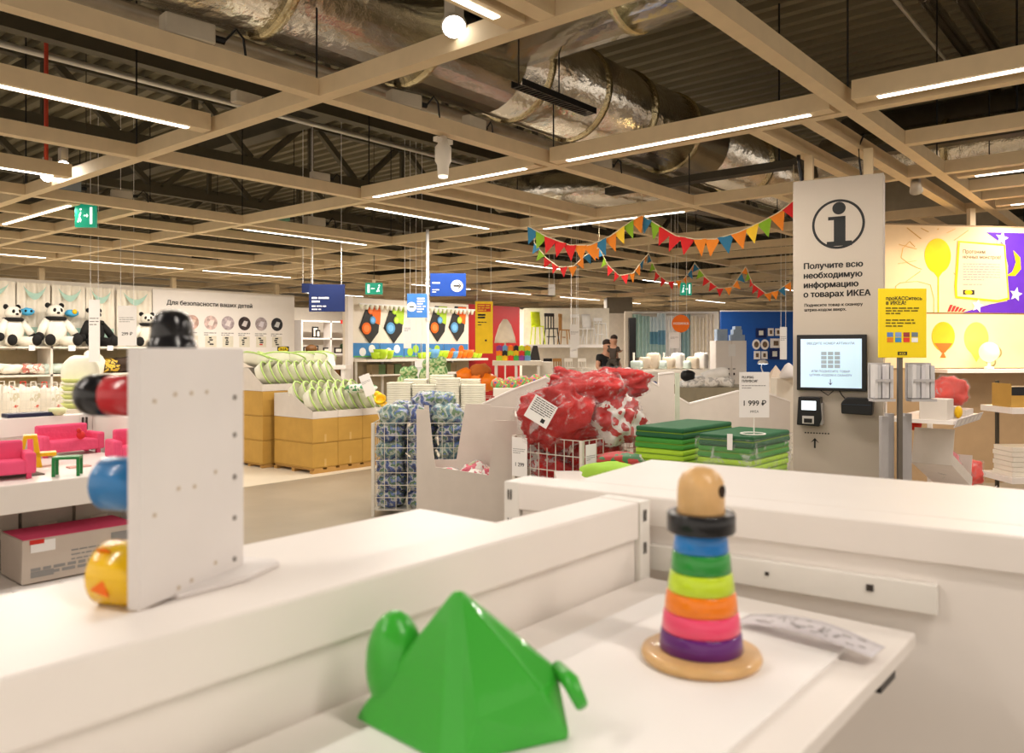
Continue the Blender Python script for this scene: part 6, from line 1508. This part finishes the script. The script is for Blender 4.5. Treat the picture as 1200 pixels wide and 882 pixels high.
# ================================================================== BUNTING
FC = [('red', (.60, .02, .02)), ('orange', (.75, .22, .02)), ('yellow', (.82, .52, .03)), ('green', (.22, .40, .02)), ('blue', (.03, .16, .28))]
fme = {}
for nm, c in FC:
    b = MB(); b.add([(-.085, 0, 0), (.085, 0, 0), (.0, .01, -.19)], [(0, 2, 1)]); fme[nm] = b.mesh('flag', mat('flag_'+nm, c, .8))
def bunting(pts, d0, d1, l, n, fs=1.0):
    """pts: sagging key points (u, v) along the string"""
    t = thing('bunting', l, 'bunting', (0, 0, 0))
    K = []
    for i, (u, v) in enumerate(pts):
        f = i/(len(pts)-1); K.append(at_d(u, v, d0+(d1-d0)*f))
    P = []
    for i in range(len(K)-1):
        for j in range(8):
            a = j/8; P.append(K[i].lerp(K[i+1], a))
    P.append(K[-1])
    b = MB(); b.tube(P, .006, 5); b.build('cord', mat('cord_white', (.7, .6, .4), .8), t)
    rnd = random.Random(len(l))
    seq = ['blue', 'green', 'red', 'red', 'red', 'orange', 'orange', 'blue', 'orange', 'yellow', 'green', 'orange', 'red', 'blue', 'green', 'orange', 'red', 'blue', 'yellow', 'green', 'red', 'orange', 'red', 'orange', 'blue', 'red', 'green', 'yellow', 'orange', 'red']
    tot = [0]
    for a, c in zip(P, P[1:]): tot.append(tot[-1]+(c-a).length)
    for k in range(n):
        s = tot[-1]*(k+.5)/n; i = max(j for j in range(len(tot)) if tot[j] <= s); i = min(i, len(P)-2)
        f = (s-tot[i])/max(1e-6, tot[i+1]-tot[i]); p = P[i].lerp(P[i+1], f); dr = (P[i+1]-P[i]).normalized()
        o = inst('flag', fme[seq[k % len(seq)]], t, p, (rnd.uniform(-.25, .25), -math.atan2(dr.z, math.hypot(dr.x, dr.y))*.8, math.atan2(dr.y, dr.x)+rnd.uniform(-.3, .3)), (fs, 1, fs))
    for q in (K[0], K[-1]):
        b = MB(); b.cyl(q, (q.x, q.y, 5.39 if 'last' in l and q is K[0] else LZ+.06), .003, n=5); b.build('tie', mat('cord_white', (.7, .6, .4)), t)
bunting([(621, 266), (640, 277), (668, 287), (692, 287), (716, 276), (735, 262), (752, 252)], 9.0, 8.4, 'long bunting string rising to the peak over the blue direction signs', 12, .95)
bunting([(752, 252), (772, 264), (792, 276), (814, 280), (838, 280), (865, 272), (890, 261), (912, 249), (930, 235)], 8.4, 7.4, 'nearest bunting string from the peak to the information column', 13, .95)
bunting([(626, 284), (640, 302), (655, 313), (672, 312), (686, 299), (702, 290)], 10.5, 10.2, 'short bunting dip under the longest string', 9, .72)
bunting([(702, 290), (712, 310), (726, 323), (742, 320), (752, 306), (760, 297)], 10.6, 11.2, 'small bunting dip in the middle of the strings', 9, .72)
bunting([(760, 297), (770, 320), (782, 330), (800, 328), (808, 318), (814, 308)], 12, 12.5, 'small bunting dip beside the teal exit sign', 9, .72)
bunting([(814, 308), (828, 326), (842, 338), (858, 336), (874, 312)], 12.5, 12.5, 'farthest bunting dip right of the teal exit sign', 9, .72)
bunting([(874, 312), (882, 332), (898, 344), (912, 340), (926, 330)], 12.5, 12.0, 'last bunting dip running behind the information column', 9, .72)
